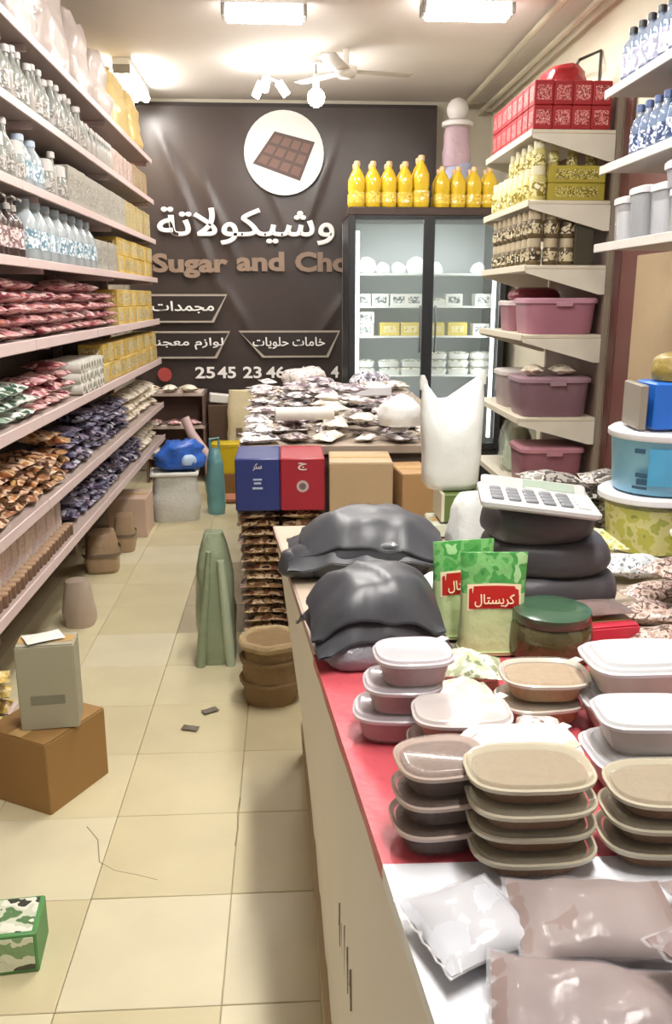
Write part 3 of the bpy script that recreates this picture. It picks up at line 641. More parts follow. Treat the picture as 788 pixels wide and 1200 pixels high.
# shelving at the far end, against the back wall
t = thing('low_rack', 'low dark shelf unit below the banner behind the blue bag', 'shelf', (-.92, 7.2, 0))
for z in (.2, .45, .72): obj('shelf', box(.5, .3, .03, .003), M('low_rack_w', '#c7b6ad', .5), t, (0, 0, z))
for x in (-.24, .24): obj('side_board', box(.02, .3, .75, .003), M('low_rack_d', '#6a5248', .6), t, (x, 0, 0))
obj('back_board', box(.5, .015, .75, .003), M('low_rack_d', '#6a5248', .6), t, (0, .145, 0))
for k in range(3): crm.put((-1.08 + k * .15, 7.1, .231), (0, 0, PI / 2 + .2 * k), 'cream packet on bottom board of low shelf unit, %s from rack' % ORD[k], 'packets in the low shelf unit')
for k in range(3): rp[1].put((-1.08 + k * .15, 7.1, .481), (0, 0, PI / 2 + .2 * k), 'pink packet on middle board of low shelf unit, %s from rack' % ORD[k], 'packets in the low shelf unit')
for k in range(3): crm.put((-1.10 + k * .15, 7.1, .751), (0, 0, PI / 2 + .2 * k), 'cream packet on top of low shelf unit, %s from rack' % ORD[k], 'packets in the low shelf unit')
open_carton((-.50, 7.3, 0), 0, .3, .3, .63, 'tall dark brown carton standing below the banner', M('dark_kraft', '#5a4434', .6), True, 'tall_carton')
one('white_pack', box(.19, .14, .07, .006), M('pack_white', '#dcd8d2', .5), 'white pack lying on the tall dark carton', 'pack', (-.555, 7.25, .645), (0, .12, .15))
r = thing('cream_sack', 'cream printed paper sack leaning near low brown carton', 'sack', (-.36, 6.93, 0), .1)
obj('sack_body', sack(.26, .2, .78, 6, .02, 22, 14, 4, .85), M('paper_cream', '#d3c6a2', .6, bump=.2), r); obj('sack_print', box(.05, .003, .07, .001), M('sack_print', '#6a5c46', .6), r, (-.03, -.108, .42))
r = thing('pink_pole', 'pale pink plastic tube leaning between blue bag and yellow tub', 'tube', (-.70, 6.35, 0))
obj('tube_body', tube([(.10, .1, .33), (-.02, .12, .5), (-.07, .14, .62)], .035, 12), M('pole_pink', '#d3b6b3', .4), r); obj('tube_foot', tube([(.10, .1, .33), (.12, .1, .0)], .03, 10), M('pole_pink', '#d3b6b3', .4), r)

# standing pack of green plastic bags against the brown stack
r = thing('green_bag_pack', 'tall translucent green plastic sheet pack standing against stacked brown packets', 'bag pack', (-.31, 3.44, 0), .12)
obj('pack_body', sack(.17, .2, .56, 5, .014, 22, 14, 3.5, .5), M('green_film', '#8a967a', .3, var=.2, vscale=5, bump=.3), r)
obj('fold', loft([(0, .02, .03, 2.4), (.1, .024, .034, 2.4), (.3, .02, .03, 2.4), (.46, .016, .02, 2.4)], 12), M('green_film_light', '#adb99f', .3, bump=.2), r, (.05, -.09, 0), (0, -.06, 0))
obj('fold', loft([(0, .02, .03, 2.4), (.1, .022, .03, 2.4), (.3, .018, .026, 2.4), (.5, .01, .02, 2.4)], 12), M('green_film', '#8a967a', .3), r, (-.075, -.08, 0), (0, .1, 0))
# burlap sack with rolled rim
r = thing('burlap_sack', 'open brown burlap sack with rolled rim on floor by the counter', 'sack', (-.075, 3.05, 0))
bur = M('burlap', '#8f7654', .85, var=.15, vscale=30, bump=.5, bscale=160)
obj('sack_body', sack(.215, .22, .24, 1, .012, 26, 12, 2.5, .97), bur, r)
for z, rr, q in ((.235, .105, .018), (.17, .11, .01), (.085, .112, .01)):
    obj('rim' if z > .2 else 'crease', tube([(rr * math.cos(2 * PI * k / 24), rr * 1.0 * math.sin(2 * PI * k / 24), z + .0025 * math.sin(k * 1.7)) for k in range(25)], q, 8), M('burlap_light', '#b09a74', .85, bump=.5, bscale=160) if z > .2 else bur, r)
obj('contents', loft([(.2, .09, .092), (.225, .085, .088), (.235, .05, .05), (.238, .01, .01)], 20), M('sack_goods', '#5a4634', .8, var=.5, vscale=60, bump=.6, bscale=90), r)

for k, (x, y, a_) in enumerate(((-.30, 2.93, .5), (-.36, 2.80, -.3))):
    one('dark_scrap', pillow(.06, .035, .014, 6, 5, 120 + k, .4), M('scrap_dark', '#6a6152', .7), 'small dark scrap on the floor tiles, %s the burlap sack' % ('nearer' if k == 0 else 'farther from'), 'scrap', (x, y, .001), (0, 0, a_))

# ------------------------------------------------------------------ stack of brown packets with the blue and red boxes on it
bst = [packet('flat_brown_packet', .17, .15, .037, ['#5a3c2c', '#83603f', '#c9b08a', '#4a2f24', '#a5835a'], s, 22, .35) for s in (21, 22)]
bst.append(packet('dark_brown_packet', .17, .15, .037, ['#3f2a22', '#6b4733', '#b59a78', '#33211c'], 23, 22, .35))
NL = 18
for k in range(NL):
    for i in range(2):
        for j in range(2):
            bst[(k + i + j * 2) % 3].put((-.118 + i * .172 + R.uniform(-.008, .008) + (NL - k) * .0012, 3.395 + j * .152, .001 + k * .037), (R.uniform(-.03, .03), R.uniform(-.03, .03), R.choice((0, PI)) + R.uniform(-.08, .08)),
                'flat brown packet below the %s box, %s column, %s layer up' % ('blue' if i == 0 else 'red', 'near' if j == 0 else 'rear', ORD[k]), 'brown packets in the stack')
zt = .001 + NL * .037 + .008
def colour_box(name, x, col, label, emblem):
    r = thing(name, label, 'box', (x, 3.46, zt))
    obj('carton_body', box(.176, .30, .213, .005), M(name + '_board', col, .4), r)
    obj('top_print', fit(text_mesh(arab('سكر') if emblem == 0 else 'ج', .05, .001), .035, .03), M('box_print', '#d9d4cf', .5), r, (0, -.1515, .18), RX)
    if emblem: 
        d = obj('emblem', disc(.024, 20), M('emblem_grey', '#b8a9a4', .5), r, (.0, -.1515, .10), RX); obj('emblem_ring', disc(.014, 14), M('emblem_dark', '#6a5a5a', .5), d, (0, 0, .0008))
    else:
        for k, (w, z) in enumerate(((.035, .125), (.028, .11), (.04, .09))): obj('side_print', box(w, .001, .008, .0003), M('box_print2', '#aab4cc', .5), r, (0, -.1512, z))
    return r
colour_box('blue_box', -.118, '#27336e', 'dark blue printed carton on top of the brown packet stack', 0)
colour_box('red_box', .060, '#9a1f2e', 'crimson carton with round emblem, beside the dark blue carton', 1)
# beige cartons under the heap, toward the counter
r = open_carton((.30, 3.50, .0), 0, .26, .28, .56, 'plain brown base carton hidden behind grey bag bundles', M('beige_kraft', '#b39a78', .6), True, 'base_carton')
r = open_carton((.30, 3.46, .57), -.04, .25, .26, .29, 'beige cardboard carton with scrawled print beside the crimson carton', M('beige_kraft', '#b39a78', .6), True, 'beige_carton')
for k in range(5): obj('scrawl', tube([(.02 + .02 * k, -.1335, .10 + .008 * (k % 2)), (.03 + .02 * k, -.1335, .13 - .01 * (k % 3)), (.036 + .02 * k, -.1335, .105)], .002, 5), M('scrawl', '#5c4a3a', .7), r)
r = open_carton((.51, 3.42, .0), .1, .13, .26, .82, 'narrow tall brown carton beside beige carton by the white carrier bag', M('kraft2', '#a98558', .6), True, 'narrow_carton')

# ------------------------------------------------------------------ long island table with a heap of packets
t = thing('island_table', 'long table buried under a heap of sweet packets mid shop', 'table', (.32, 4.85, 0))
obj('tabletop', box(1.06, 2.4, .04, .004), M('table_top', '#a09080', .6), t, (0, 0, .84))
for x in (-.48, .48):
    for y in (-1.12, 1.12): obj('leg', box(.05, .05, .84, .004), M('table_leg', '#5d5148', .6), t, (x, y, 0))
obj('front_skirt', box(1.02, .02, .55, .003), M('table_leg', '#5d5148', .6), t, (0, -1.15, .29))
heapP = [packet('silver_packet', .17, .12, .04, ['#a39ba2', '#d6d0d0', '#eeebe8', '#6e6368', '#c4babb'], 31, 13), packet('cocoa_packet', .17, .12, .04, ['#5a4448', '#a09090', '#d8cdc8', '#75626a', '#e9e4de'], 32, 13),
         packet('cream_sweet_packet', .16, .12, .045, ['#b3a48e', '#e0d6c6', '#f0eadf', '#8d7d6c'], 33, 14), packet('plum_packet', .16, .11, .04, ['#4a3640', '#83707c', '#cfc3c8', '#332630'], 34, 16)]
nmh = ['silver', 'cocoa-brown and white', 'cream', 'plum-dark']
def hz(x, y):   # height of the heap above the table
    return max(0, .055 + .10 * math.exp(-((x - .2) / .4) ** 2 - ((y - 5.3) / .7) ** 2) + .05 * math.exp(-((x + .05) / .2) ** 2 - ((y - 4.9) / .4) ** 2))
rows_y = [3.74 + .131 * i for i in range(17)]; cols_x = [-.115 + .155 * i for i in range(6)]
HP = Heap(-.25, 3.6, .95, 6.1, .881)
hsz = [(.17, .12, .04), (.17, .12, .04), (.16, .12, .045), (.16, .11, .04)]
def place(i, j, lay):
    q = R.randrange(4); x = cols_x[i] + R.uniform(-.025, .025); y = rows_y[j] + R.uniform(-.025, .025); rz = R.uniform(0, PI)
    w, d, h = hsz[q]; sc = R.choice((1, 1, .85, .7))
    z = HP.drop(x, y, w * sc, d * sc, h * sc, rz, .78)
    heapP[q].put((x, y, z + .0005), (R.uniform(-.07, .07), R.uniform(-.07, .07), rz), '%s sweet packet in island heap, %s row back, %s from aisle, %s' % (nmh[q], ORD[j], ORD[i], lay), 'sweet packets heaped on the island', sc)
for j in range(17):
    for i in range(6): place(i, j, 'at bottom')
for j in range(17):
    for i in range(6):
        if (hz(cols_x[i], rows_y[j]) > .07 or R.random() < .4) and j < 14: place(i, j, 'midway up')
for j in range(4, 11):
    for i in range(0, 5):
        if hz(cols_x[i], rows_y[j]) > .085: place(i, j, 'on top')
def top(x, y, w, d, h, rz=0): return HP.drop(x, y, w, d, h, rz, .8) + .001
# lumps on the heap
one('white_box', box(.2, .12, .05, .006), M('pack_white2', '#dfe0e2', .5), 'plain white flat carton on the island heap', 'box', (.45, 4.55, top(.45, 4.55, .2, .12, .05, .2)), (0, 0, .2))
one('white_cloth_bag', sack(.2, .2, .12, 12, .02, 20, 10, 2.4, .4), bagw, 'small white bag at the near end of the island heap beside brown carton', 'bag', (.50, 3.74, top(.50, 3.74, .2, .2, .12, .2)), (0, 0, .2))
one('cream_sweet_roll', G().add(*tube_vf([(-.13, 0, .03), (.13, 0, .03)], .03, 14)).mesh('roll'), M('roll_white', '#dcdad0', .5), 'cream roll lying across the front of the island heap', 'roll', (.08, 3.78, top(.08, 3.78, .26, .06, .06, .1)), (0, 0, .1))
one('speckled_sweet_bag', sack(.30, .24, .10, 14, .025, 26, 12, 2.2, .45), MP('tall_sweet', ['#8d7c80', '#cfc4c0', '#eae4de', '#b5a8a6'], 30), 'pale speckled bag of sweets at far end of island heap', 'bag', (.12, 5.72, top(.12, 5.72, .34, .26, .10, .3)), (0, 0, .3))
one('speckled_sweet_bag', sack(.28, .2, .08, 15, .022, 26, 12, 2.2, .45), MP('tall_sweet2', ['#4a4458', '#8d8a98', '#dcdae0', '#2e2a38'], 24), 'dark blue speckled bag on island heap near the fridge', 'bag', (.55, 5.6, top(.55, 5.6, .25, .18, .22, .3)), (0, 0, .3))

# ------------------------------------------------------------------ wall shelving on the right with triangular brackets
GX0, GX1, GY0, GY1 = 1.27, 1.70, 4.6, 5.62
GZ = [2.33, 1.99, 1.667, 1.308, .86, .47]
gw = M('gondola_white', '#d5cdba', .5, var=.05)
t = thing('shelving_unit', 'white wall shelving with triangular end brackets beside the fridge', 'shelf', (0, 0, 0))
for y in (GY0 + .02, GY1 - .02): obj('upright', box(.03, .04, 2.5, .003), M('gondola_post', '#8d7f70', .5), t, (GX1 + .02, y, 0))
obj('back_panel', box(.01, GY1 - GY0, 2.5, .002), M('gondola_back', '#7d6258', .6), t, (GX1 + .012, (GY0 + GY1) / 2, 0))
for k, z in enumerate(GZ):
    s = obj('shelf', box(GX1 - GX0, GY1 - GY0, .02, .003), gw, t, ((GX0 + GX1) / 2, (GY0 + GY1) / 2, z - .02))
    w = (GX1 - GX0) / 2
    obj('front_lip', box(.01, GY1 - GY0, .035, .002), gw, s, (-w - .004, 0, -.012))
    for y in (-(GY1 - GY0) / 2 + .004, (GY1 - GY0) / 2 - .004):
        g = G(); pr = [(-w, 0), (w, 0), (w, -.13), (w - .03, -.13), (-w, -.02)]
        g.add([(x, y - .004, q) for x, q in pr] + [(x, y + .004, q) for x, q in pr], [(0, 1, 2, 3, 4), (9, 8, 7, 6, 5)] + [(i, (i + 1) % 5, 5 + (i + 1) % 5, 5 + i) for i in range(5)])
        obj('bracket', g.mesh('br', False), M('bracket_white', '#d9d4c6', .5), s)
# red packs on the first
redp = carton('red_pack', .098, .1, .115, '#9c1f28', ['#b8444a', '#d98a8a', '#8a1820', '#e3b5ae'], True)
for l in range(2):
    for j in range(8):
        for i in range(4):
            if not (i == 0 or j == 0) : continue
            redp.put((1.32 + i * .1, 4.66 + j * .112, GZ[0] + .001 + l * .116), (0, 0, PI), 'red pack on highest wall shelf, %s, %s' % (('near end, %s from aisle' % ORD[i]) if j == 0 else ('aisle edge, %s from near end' % ORD[j]), LAY(l, 2)), 'red packs on the wall shelves')
one('red_bag', sack(.24, .3, .12, 4, .02, 20, 9, 3, .6), M('red_film', '#a0232c', .3, bump=.4), 'glossy red wrapped pack on top of the red packs', 'pack', (1.5, 4.9, GZ[0] + .234), (0, 0, 0))
# yellow goods on the second
olv = carton('olive_box', .3, .2, .085, '#a5983a', ['#8a7f2a', '#cabf6a', '#6d6320', '#d8d09a'], True)
for l in range(2): olv.put((1.52, 4.72, GZ[1] + .001 + l * .086), (0, 0, PI), 'olive yellow flat carton on second wall shelf, %s' % ('lower' if l == 0 else 'upper of two'), 'olive cartons on the wall shelves')
ylb = bottle('yellow_jar', [(.04, 0), (.045, .006), (.045, .11), (.035, .125), (.035, .13)], M('yellow_jar_body', '#c9bd76', .3, var=.2), M('yellow_jar_cap', '#ddd8b8', .4), .037, MP('yellow_jar_label', ['#a89830', '#e3dba0', '#8a7c28', '#f0ebcf'], 30), (.02, .09))
for j in range(8): ylb.put((1.325, 4.66 + j * .118, GZ[1] + .001), (0, 0, j), 'pale yellow jar at edge of second wall shelf, %s from near end' % ORD[j], 'yellow jars on the wall shelves')
for j in range(5): ylb.put((1.325, 4.66 + j * .118, GZ[1] + .155), (0, 0, j), 'pale yellow jar in upper row of second wall shelf, %s from near end' % ORD[j], 'yellow jars on the wall shelves', .8)
for i in range(3): ylb.put((1.42 + i * .1, 4.72, GZ[1] + .175), (0, 0, i), 'pale yellow jar on the olive cartons, %s from the aisle' % ORD[i], 'yellow jars on the wall shelves', .62)
# brown jars and packs on the third
bj = bottle('brown_jar', [(.036, 0), (.04, .006), (.04, .08), (.033, .09), (.033, .095)], M('brown_jar_body', '#5f5034', .3, var=.3), M('brown_jar_cap', '#b5a88c', .4), .036, MP('brown_jar_label', ['#6b5c3a', '#c9bd9c', '#3f3626', '#e0d8c0'], 30), (.02, .07))
for l in range(2):
    for j in range(8):
        bj.put((1.322, 4.66 + j * .11, GZ[2] + .001 + l * .14), (0, 0, j), 'brown lidded jar on third wall shelf, %s from near end, %s' % (ORD[j], 'lower' if l == 0 else 'stacked above'), 'brown jars on the wall shelves')
    for i in range(2): bj.put((1.41 + i * .088, 4.66, GZ[2] + .001 + l * .14), (0, 0, i), 'brown lidded jar at near end, third wall shelf, %s from aisle, %s' % (ORD[i + 1], 'lower' if l == 0 else 'stacked above'), 'brown jars on the wall shelves')
dkp = carton('dark_pack', .1, .12, .2, '#3f3a2c', ['#2e2a20', '#5f5840', '#1f1c16'])
dkp.put((1.58, 4.68, GZ[2] + .001), (0, 0, PI), 'dark olive upright pack at the back of third wall shelf'); 
# pink tubs on the lower ones
def tub(name, w, d, h, col, label, loc, rz=0, lidcol=None, clear=.85):
    r = thing(name, label, 'tub', loc, rz)
    obj('tub_body', loft([(0, w / 2 * .9, d / 2 * .9, 6), (.012, w / 2 * .93, d / 2 * .93, 6), (h, w / 2, d / 2, 6)], 28), M(name + '_' + col[1:], col, .35, alpha=clear, var=.1), r)
    obj('tub_lid', loft([(h - .012, w / 2 * 1.05, d / 2 * 1.05, 6), (h + .008, w / 2 * 1.05, d / 2 * 1.05, 6), (h + .016, w / 2 * .98, d / 2 * .98, 6)], 28), M('tub_lid_' + (lidcol or col)[1:], lidcol or col, .35), r)
    for s in (-1, 1): obj('handle', box(.09, .012, .025, .004), M('tub_lid_' + (lidcol or col)[1:], lidcol or col, .35), r, (0, s * d / 2 * 1.07, h - .03))
    return r
tub('pink_tub', .385, .34, .175, '#b0788a', 'large pink lidded tub on fourth wall shelf, near end', (1.49, 4.78, GZ[3] + .001), 0, '#b8899a')
tub('pink_tub', .36, .30, .16, '#a5707e', 'pink lidded tub behind the large pink tub on fourth wall shelf', (1.49, 5.2, GZ[3] + .001), 0, '#d8c8c8')
one('red_lid_bag', sack(.3, .25, .07, 7, .015, 18, 8, 3, .6), M('crimson_film', '#7d2a3c', .3, bump=.3), 'crimson bag on top of the pink tub behind', 'bag', (1.49, 5.2, GZ[3] + .18), (0, 0, 0))
tub('mauve_tub', .39, .34, .20, '#8a6a76', 'large mauve lidded tub on fifth wall shelf, near end', (1.482, 4.78, GZ[4] + .001), 0, '#9a7c88')
tub('mauve_tub', .36, .30, .20, '#b3a2a2', 'greyish pink tub behind the large mauve tub', (1.48, 5.2, GZ[4] + .001), 0, '#cfc6c2')
for k in range(2): crm.put((1.38 + k * .16, 4.75, GZ[4] + .22), (0, 0, .3 * k + 1.2), 'cream packet on lid of the large mauve tub, %s from aisle' % ORD[k], 'packets on the mauve tub')
tub('rose_tub', .36, .32, .2, '#a06a76', 'rose pink lidded tub on lowest wall shelf by green bag', (1.49, 4.78, GZ[5] + .001), 0, '#b98490')
r = thing('green_goods_bag', 'hazy clear bag of green goods on lowest wall shelf at aisle edge', 'bag', (1.42, 5.12, GZ[5] + .001))
obj('bag_body', sack(.22, .26, .32, 3, .02, 22, 12, 2.6, .6), M('clear_film', '#dfe5da', .2, alpha=.35, bump=.3), r); obj('contents', sack(.18, .2, .24, 5, .02, 18, 10, 2.6, .7), MP('green_goods', ['#4f7a3c', '#9cbf78', '#dfe5d0', '#c8d6b0', '#6f9a58'], 16), r, (0, 0, .01))
# black rod bracket and small dark box on the wall
r = thing('rod_bracket', 'thin black rod bracket high on right wall above the red packs', 'bracket', (0, 0, 0))
obj('rod', tube([(1.73, 5.6, 2.78), (1.6, 4.95, 2.74), (1.73, 5.0, 2.80)], .008, 6), M('rod_black', '#4d4a45', .5), r); obj('rod', tube([(1.73, 5.0, 2.80), (1.73, 5.0, 2.58)], .007, 6), M('rod_black', '#4d4a45', .5), r)
r = thing('wall_socket_box', 'small black box fixed to the right wall beside the fridge top', 'box', (1.715, 6.05, 2.42))
obj('box_body', box(.05, .12, .14, .006), M('box_black', '#2d2c2b', .5), r); obj('box_cover', box(.006, .1, .12, .002), M('box_cover', '#44423f', .5), r, (-.027, 0, .01))

# ------------------------------------------------------------------ near right wall shelves with bottles
RZ_ = [2.3, 2.015, 1.712]
t = thing('bottle_shelves', 'three grey-white wall shelves of bottles above the counter, nearest shelving', 'shelf', (0, 0, 0))
obj('back_board', box(.01, 1.9, 1.0, .002), M('bottle_shelf_back', '#8a7a70', .6), t, (1.708, 2.68, 1.7))
for z in RZ_:
    s = obj('shelf', box(.40, 1.95, .02, .003), M('bottle_shelf', '#b5afa8', .5), t, (1.50, 2.68, z - .02))
    obj('front_lip', box(.01, 1.95, .034, .002), M('bottle_shelf_lip', '#cdc8c2', .45), s, (-.204, 0, -.01))
for y in (1.9, 3.5): obj('upright', box(.02, .03, 1.15, .003), M('gondola_post', '#8d7f70', .5), t, (1.72, y, 1.6))
bl_lab = MP('label_blue', ['#5a6f9a', '#dfe3ee', '#3a4a70', '#b8c4dc'], 30)
sqb = bottle('square_spirit_bottle', [(.032, 0), (.036, .006), (.036, .12), (.03, .14), (.014, .155), (.014, .175)], glassb, capd, .016, MP('label_white2', ['#d8d6e3', '#f2f0f6', '#9a98b0', '#f8f6fa'], 30), (.02, .10))
bbt = bottle('blue_bottle', [(.03, 0), (.033, .006), (.033, .1), (.025, .125), (.013, .145), (.013, .165)], glassb, M('cap_blue', '#56678f', .35), .016, bl_lab, (.02, .08))
for j in range(11): sqb.put((1.34, 3.52 - j * .085, RZ_[0] + .001), (0, 0, j), 'clear dark-capped bottle with white label on highest near shelf, %s from its far end' % ORD[j], 'bottles on the highest near shelf')
for j in range(9): sqb.put((1.44, 3.36 - j * .085, RZ_[0] + .001), (0, 0, j), 'taller dark-capped bottle, rear row of highest near shelf, %s from far end' % ORD[j], 'bottles on the highest near shelf', 1.15)
for j in range(11): bbt.put((1.345, 3.4 - j * .08, RZ_[1] + .001), (0, 0, j), 'bluish bottle on middle near shelf, %s from its far end' % ORD[j], 'bottles on the middle near shelf')
for j in range(9): bbt.put((1.44, 3.36 - j * .088, RZ_[1] + .001), (0, 0, j), 'tall bluish bottle in rear row of middle near shelf, %s from far end' % ORD[j], 'bottles on the middle near shelf', 1.2)
for j, (y, w, h, c, nm) in enumerate(((3.46, .13, .15, '#c9c9cc', 'hazy grey'), (3.30, .16, .17, '#6a6c76', 'dark-filled clear'), (3.11, .14, .16, '#b9bac2', 'pale clear'), (2.94, .16, .13, '#d3cf9a', 'cream-filled clear'), (2.76, .16, .16, '#a9aab2', 'silver-grey clear'))):
    r = thing('plastic_canister', '%s plastic canister on lowest near shelf, %s from its far end' % (nm, ORD[j]), 'canister', (1.39, y, RZ_[2] + .001), 0, 'canisters on the lowest near shelf')
    obj('canister_body', loft([(0, .07, w * .43, 6), (.01, .074, w * .46, 6), (h, .078, w * .48, 6)], 24), M('canister_film', '#d5d8dc', .15, alpha=.4), r); obj('contents', loft([(.004, .066, w * .41, 6), (h * .75, .07, w * .44, 6)], 24), M('fill_' + c[1:], c, .5, var=.2, vscale=20), r)
    obj('canister_lid', loft([(h - .008, .083, w * .51, 6), (h + .012, .083, w * .51, 6), (h + .018, .075, w * .47, 6)], 24), M('canister_lid', '#cfcfd3', .35), r)
r = tub('clear_box', .2, .26, .07, '#c3c2cc', 'flat clear lidded box on top of the cream-filled canister', (1.40, 2.93, RZ_[2] + .152), 0, '#c9c8d2', .6)

# ------------------------------------------------------------------ the counter
CH = .80
def ctop(y): return .150 - (y - .692) * .1
def cbot(y): return .071 - (y - 1.5) * .010
t = thing('counter', 'long shop counter with pale side panel and red cloth along its top', 'counter', (0, 0, 0))
CY0, CY1, CX1 = .45, 2.62, 1.42
g = G(); pts = [(ctop(CY0), CY0), (CX1, CY0), (CX1, CY1), (ctop(CY1), CY1)]
g.add([(x, y, CH - .03) for x, y in pts] + [(x, y, CH - .002) for x, y in pts], [(3, 2, 1, 0), (4, 5, 6, 7)] + [(i, (i + 1) % 4, 4 + (i + 1) % 4, 4 + i) for i in range(4)])
obj('countertop', g.mesh('ct', False), M('counter_board', '#b8a894', .6), t)
def ruled(za, zb, off, thick, y0, y1, n=10):
    """strip of the slightly twisted side of the counter between two heights"""
    g = G(); v = []
    for k in range(n + 1):
        y = y0 + (y1 - y0) * k / n
        for z in (za, zb):
            u = z / CH; x = cbot(y) + (ctop(y) - cbot(y)) * u - off
            v += [(x, y, z), (x + thick, y, z)]
    f = []
    for k in range(n):
        a = k * 4; b = a + 4
        f += [(a, b, b + 2, a + 2), (a + 1, a + 3, b + 3, b + 1), (a + 2, b + 2, b + 3, a + 3), (a, a + 1, b + 1, b)]
    f += [(0, 2, 3, 1), (n * 4, n * 4 + 1, n * 4 + 3, n * 4 + 2)]
    return g.add(v, f).mesh('ruled')
obj('side_panel', ruled(.02, CH - .031, 0, .018, CY0, CY1), M('counter_panel', '#e9e3d9', .55, var=.06, vscale=3), t)
obj('plinth', ruled(.0, .11, .014, .014, CY0, CY1), M('counter_plinth', '#ad9a7d', .6), t)
obj('top_edging', ruled(CH - .028, CH - .003, .006, .006, CY0, CY1), M('counter_edging', '#a58a82', .5), t)
obj('end_panel', box(CX1 - .1, .02, CH - .04, .003), M('counter_panel', '#c9bda8', .55), t, ((CX1 + .1) / 2, CY1 - .02, 0))
for k in range(5):   # pen strokes on the panel
    y = 1.12 + .035 * k; x = cbot(y) + (ctop(y) - cbot(y)) * .55 - .003
    obj('pen_stroke', tube([(x, y, .40), (x, y + .02, .46 + .012 * (k % 3)), (x, y + .03, .42)], .0022, 5), M('pen', '#8d8474', .7), t)
def cloth(name, y0, y1, x1, col, drop, mat, dz, lab, cat):
    g = G(); v = []; n, m = 26, 10
    for k in range(n + 1):
        y = y0 + (y1 - y0) * k / n
        for j in range(m + 1):
            u = j / m
            if j < 2: x = ctop(y) - .0125 - .002 * noise.noise(Vector((y * 9, j, 1))); z = CH - drop * (1 - j / 2)
            else: x = ctop(y) - .012 + (x1 - ctop(y)) * ((j - 2) / (m - 2)); z = CH + dz + .0015 * noise.noise(Vector((x * 14, y * 14, 3)))
            v.append((x, y, z))
    f = [(k * (m + 1) + j, (k + 1) * (m + 1) + j, (k + 1) * (m + 1) + j + 1, k * (m + 1) + j + 1) for k in range(n) for j in range(m)]
    o = one(name, g.add(v, f).mesh('cloth', ang=70), mat, lab, cat)
    return o
cloth('red_cloth', .93, 1.6, 1.30, None, .02, M('red_cloth', '#c4525c', .45, var=.12, vscale=5, bump=.15), .002, 'pinkish red plastic tablecloth along the counter edge under the tubs', 'cloth')
cloth('white_sheet', .46, .935, 1.30, None, .02, M('white_sheet', '#dfe0e6', .35, var=.05, bump=.2), .003, 'white plastic sheet on the near end of the counter under powder bags', 'sheet')
cz = CH + .006
# food tubs: body, food, rim, lid
def food_tub(name, food, lidcol, w=.155, d=.12, h=.042, lid_a=.30, bodycol='#d9d2c8', wall_a=.07, dome=.006, e=4.2):
    r = thing(name, 'x', 'food tub')
    obj('tub_body', loft([(0, w * .38, d * .38, e), (.004, w * .40, d * .40, e), (h - .004, w * .45, d * .44, e)], 28), M('tubwall_' + name, bodycol, .15, alpha=wall_a, coat=.3), r)
    obj('food', loft([(.003, w * .375, d * .375, e), (h * .55, w * .42, d * .41, e), (h - .004, w * .43, d * .42, e), (h - .001, w * .36, d * .35, e)], 28), food, r)
    obj('rim', loft([(h - .006, w * .455, d * .445, e), (h - .005, w * .5, d * .5, e), (h, w * .505, d * .505, e), (h + .002, w * .49, d * .485, e), (h - .003, w * .445, d * .435, e)], 32, False), M('tubrim_' + lidcol[1:], lidcol, .2, alpha=.9, coat=.4), r)
    obj('lid', loft([(h + .001, w * .485, d * .48, e), (h + .006, w * .47, d * .46, e), (h + .0065, w * .42, d * .40, e), (h + dome, w * .40, d * .38, e)], 32), M('tublid_' + name, lidcol, .12, alpha=lid_a, coat=.5, var=.02), r)
    obj('tab', box(.022, .016, .0025, .001), M('tubrim_' + lidcol[1:], lidcol, .2, alpha=.9, coat=.4), r, (w * .45, d * .46, h - .002), (0, 0, .7))
    return Proto(r)
choc = M('food_chocolate', '#42281f', .6, var=.25, vscale=50, bump=.3, bscale=80)
nut = M('food_nutbrown', '#6e4828', .6, var=.25, vscale=50, bump=.3, bscale=80)
pinkf = M('food_pink', '#b07f8e', .6, var=.2, vscale=50, bump=.2, bscale=80)
whitef = M('food_white', '#d8d5d2', .6, var=.1, vscale=40)
tan_ = M('food_tan', '#a88a63', .6, var=.25, vscale=60, bump=.3, bscale=90)
tA = food_tub('dark_tub', choc, '#c9b4a8', .122, .105, .034, .17, e=3)
tB = food_tub('brown_tub', nut, '#cfc6ae', .16, .112, .0275, .30, e=3)
tE = food_tub('pink_food_tub', pinkf, '#ded6dc', .128, .108, .043, .6, wall_a=.3, e=3)
tW = food_tub('white_tub', whitef, '#e3e3e6', .16, .108, .046, .55, wall_a=.4)
tS = food_tub('assorted_tub', tan_, '#dcd8cc', .15, .115, .036, .15, e=3)
tF = food_tub('rosy_tub', M('food_rosy', '#9a6a5c', .6, var=.4, vscale=30), '#e0dad8', .15, .106, .041, .5, e=3.4)
tG = food_tub('pale_tub', M('food_pale', '#cfc8be', .6, var=.2, vscale=30), '#e6e6ea', .19, .135, .053, .6, dome=.012)
for k in range(3): tA.put((.190 + .003 * k, .985 + .003 * k, cz + k * .040), (0, 0, .10 + .03 * k), 'small dark chocolate tub in the stack at counter edge, %s of three' % ('bottom', 'middle', 'top')[k], 'dark chocolate tubs in a stack')
for k in range(4): tB.put((.302 - .002 * k, .936 + .004 * (k % 2), cz + k * .033), (0, 0, .02 - .03 * (k % 2)), 'brown-filled tub in the middle front stack of four, %s' % ('bottom', 'second up', 'third up', 'topmost')[k], 'brown tubs in the middle stack')
for k in range(3): tB.put((.474 + .003 * k, .944, cz + k * .034), (0, 0, -.03 + .03 * (k % 2)), 'brown-filled tub in the stack below the frosted tub, %s of three' % ('bottom', 'middle', 'top')[k], 'brown tubs in the right stack')
tS.put((.320, 1.056, cz), (0, 0, .02), 'tan-filled tub under the frosted tub behind the middle front stack')
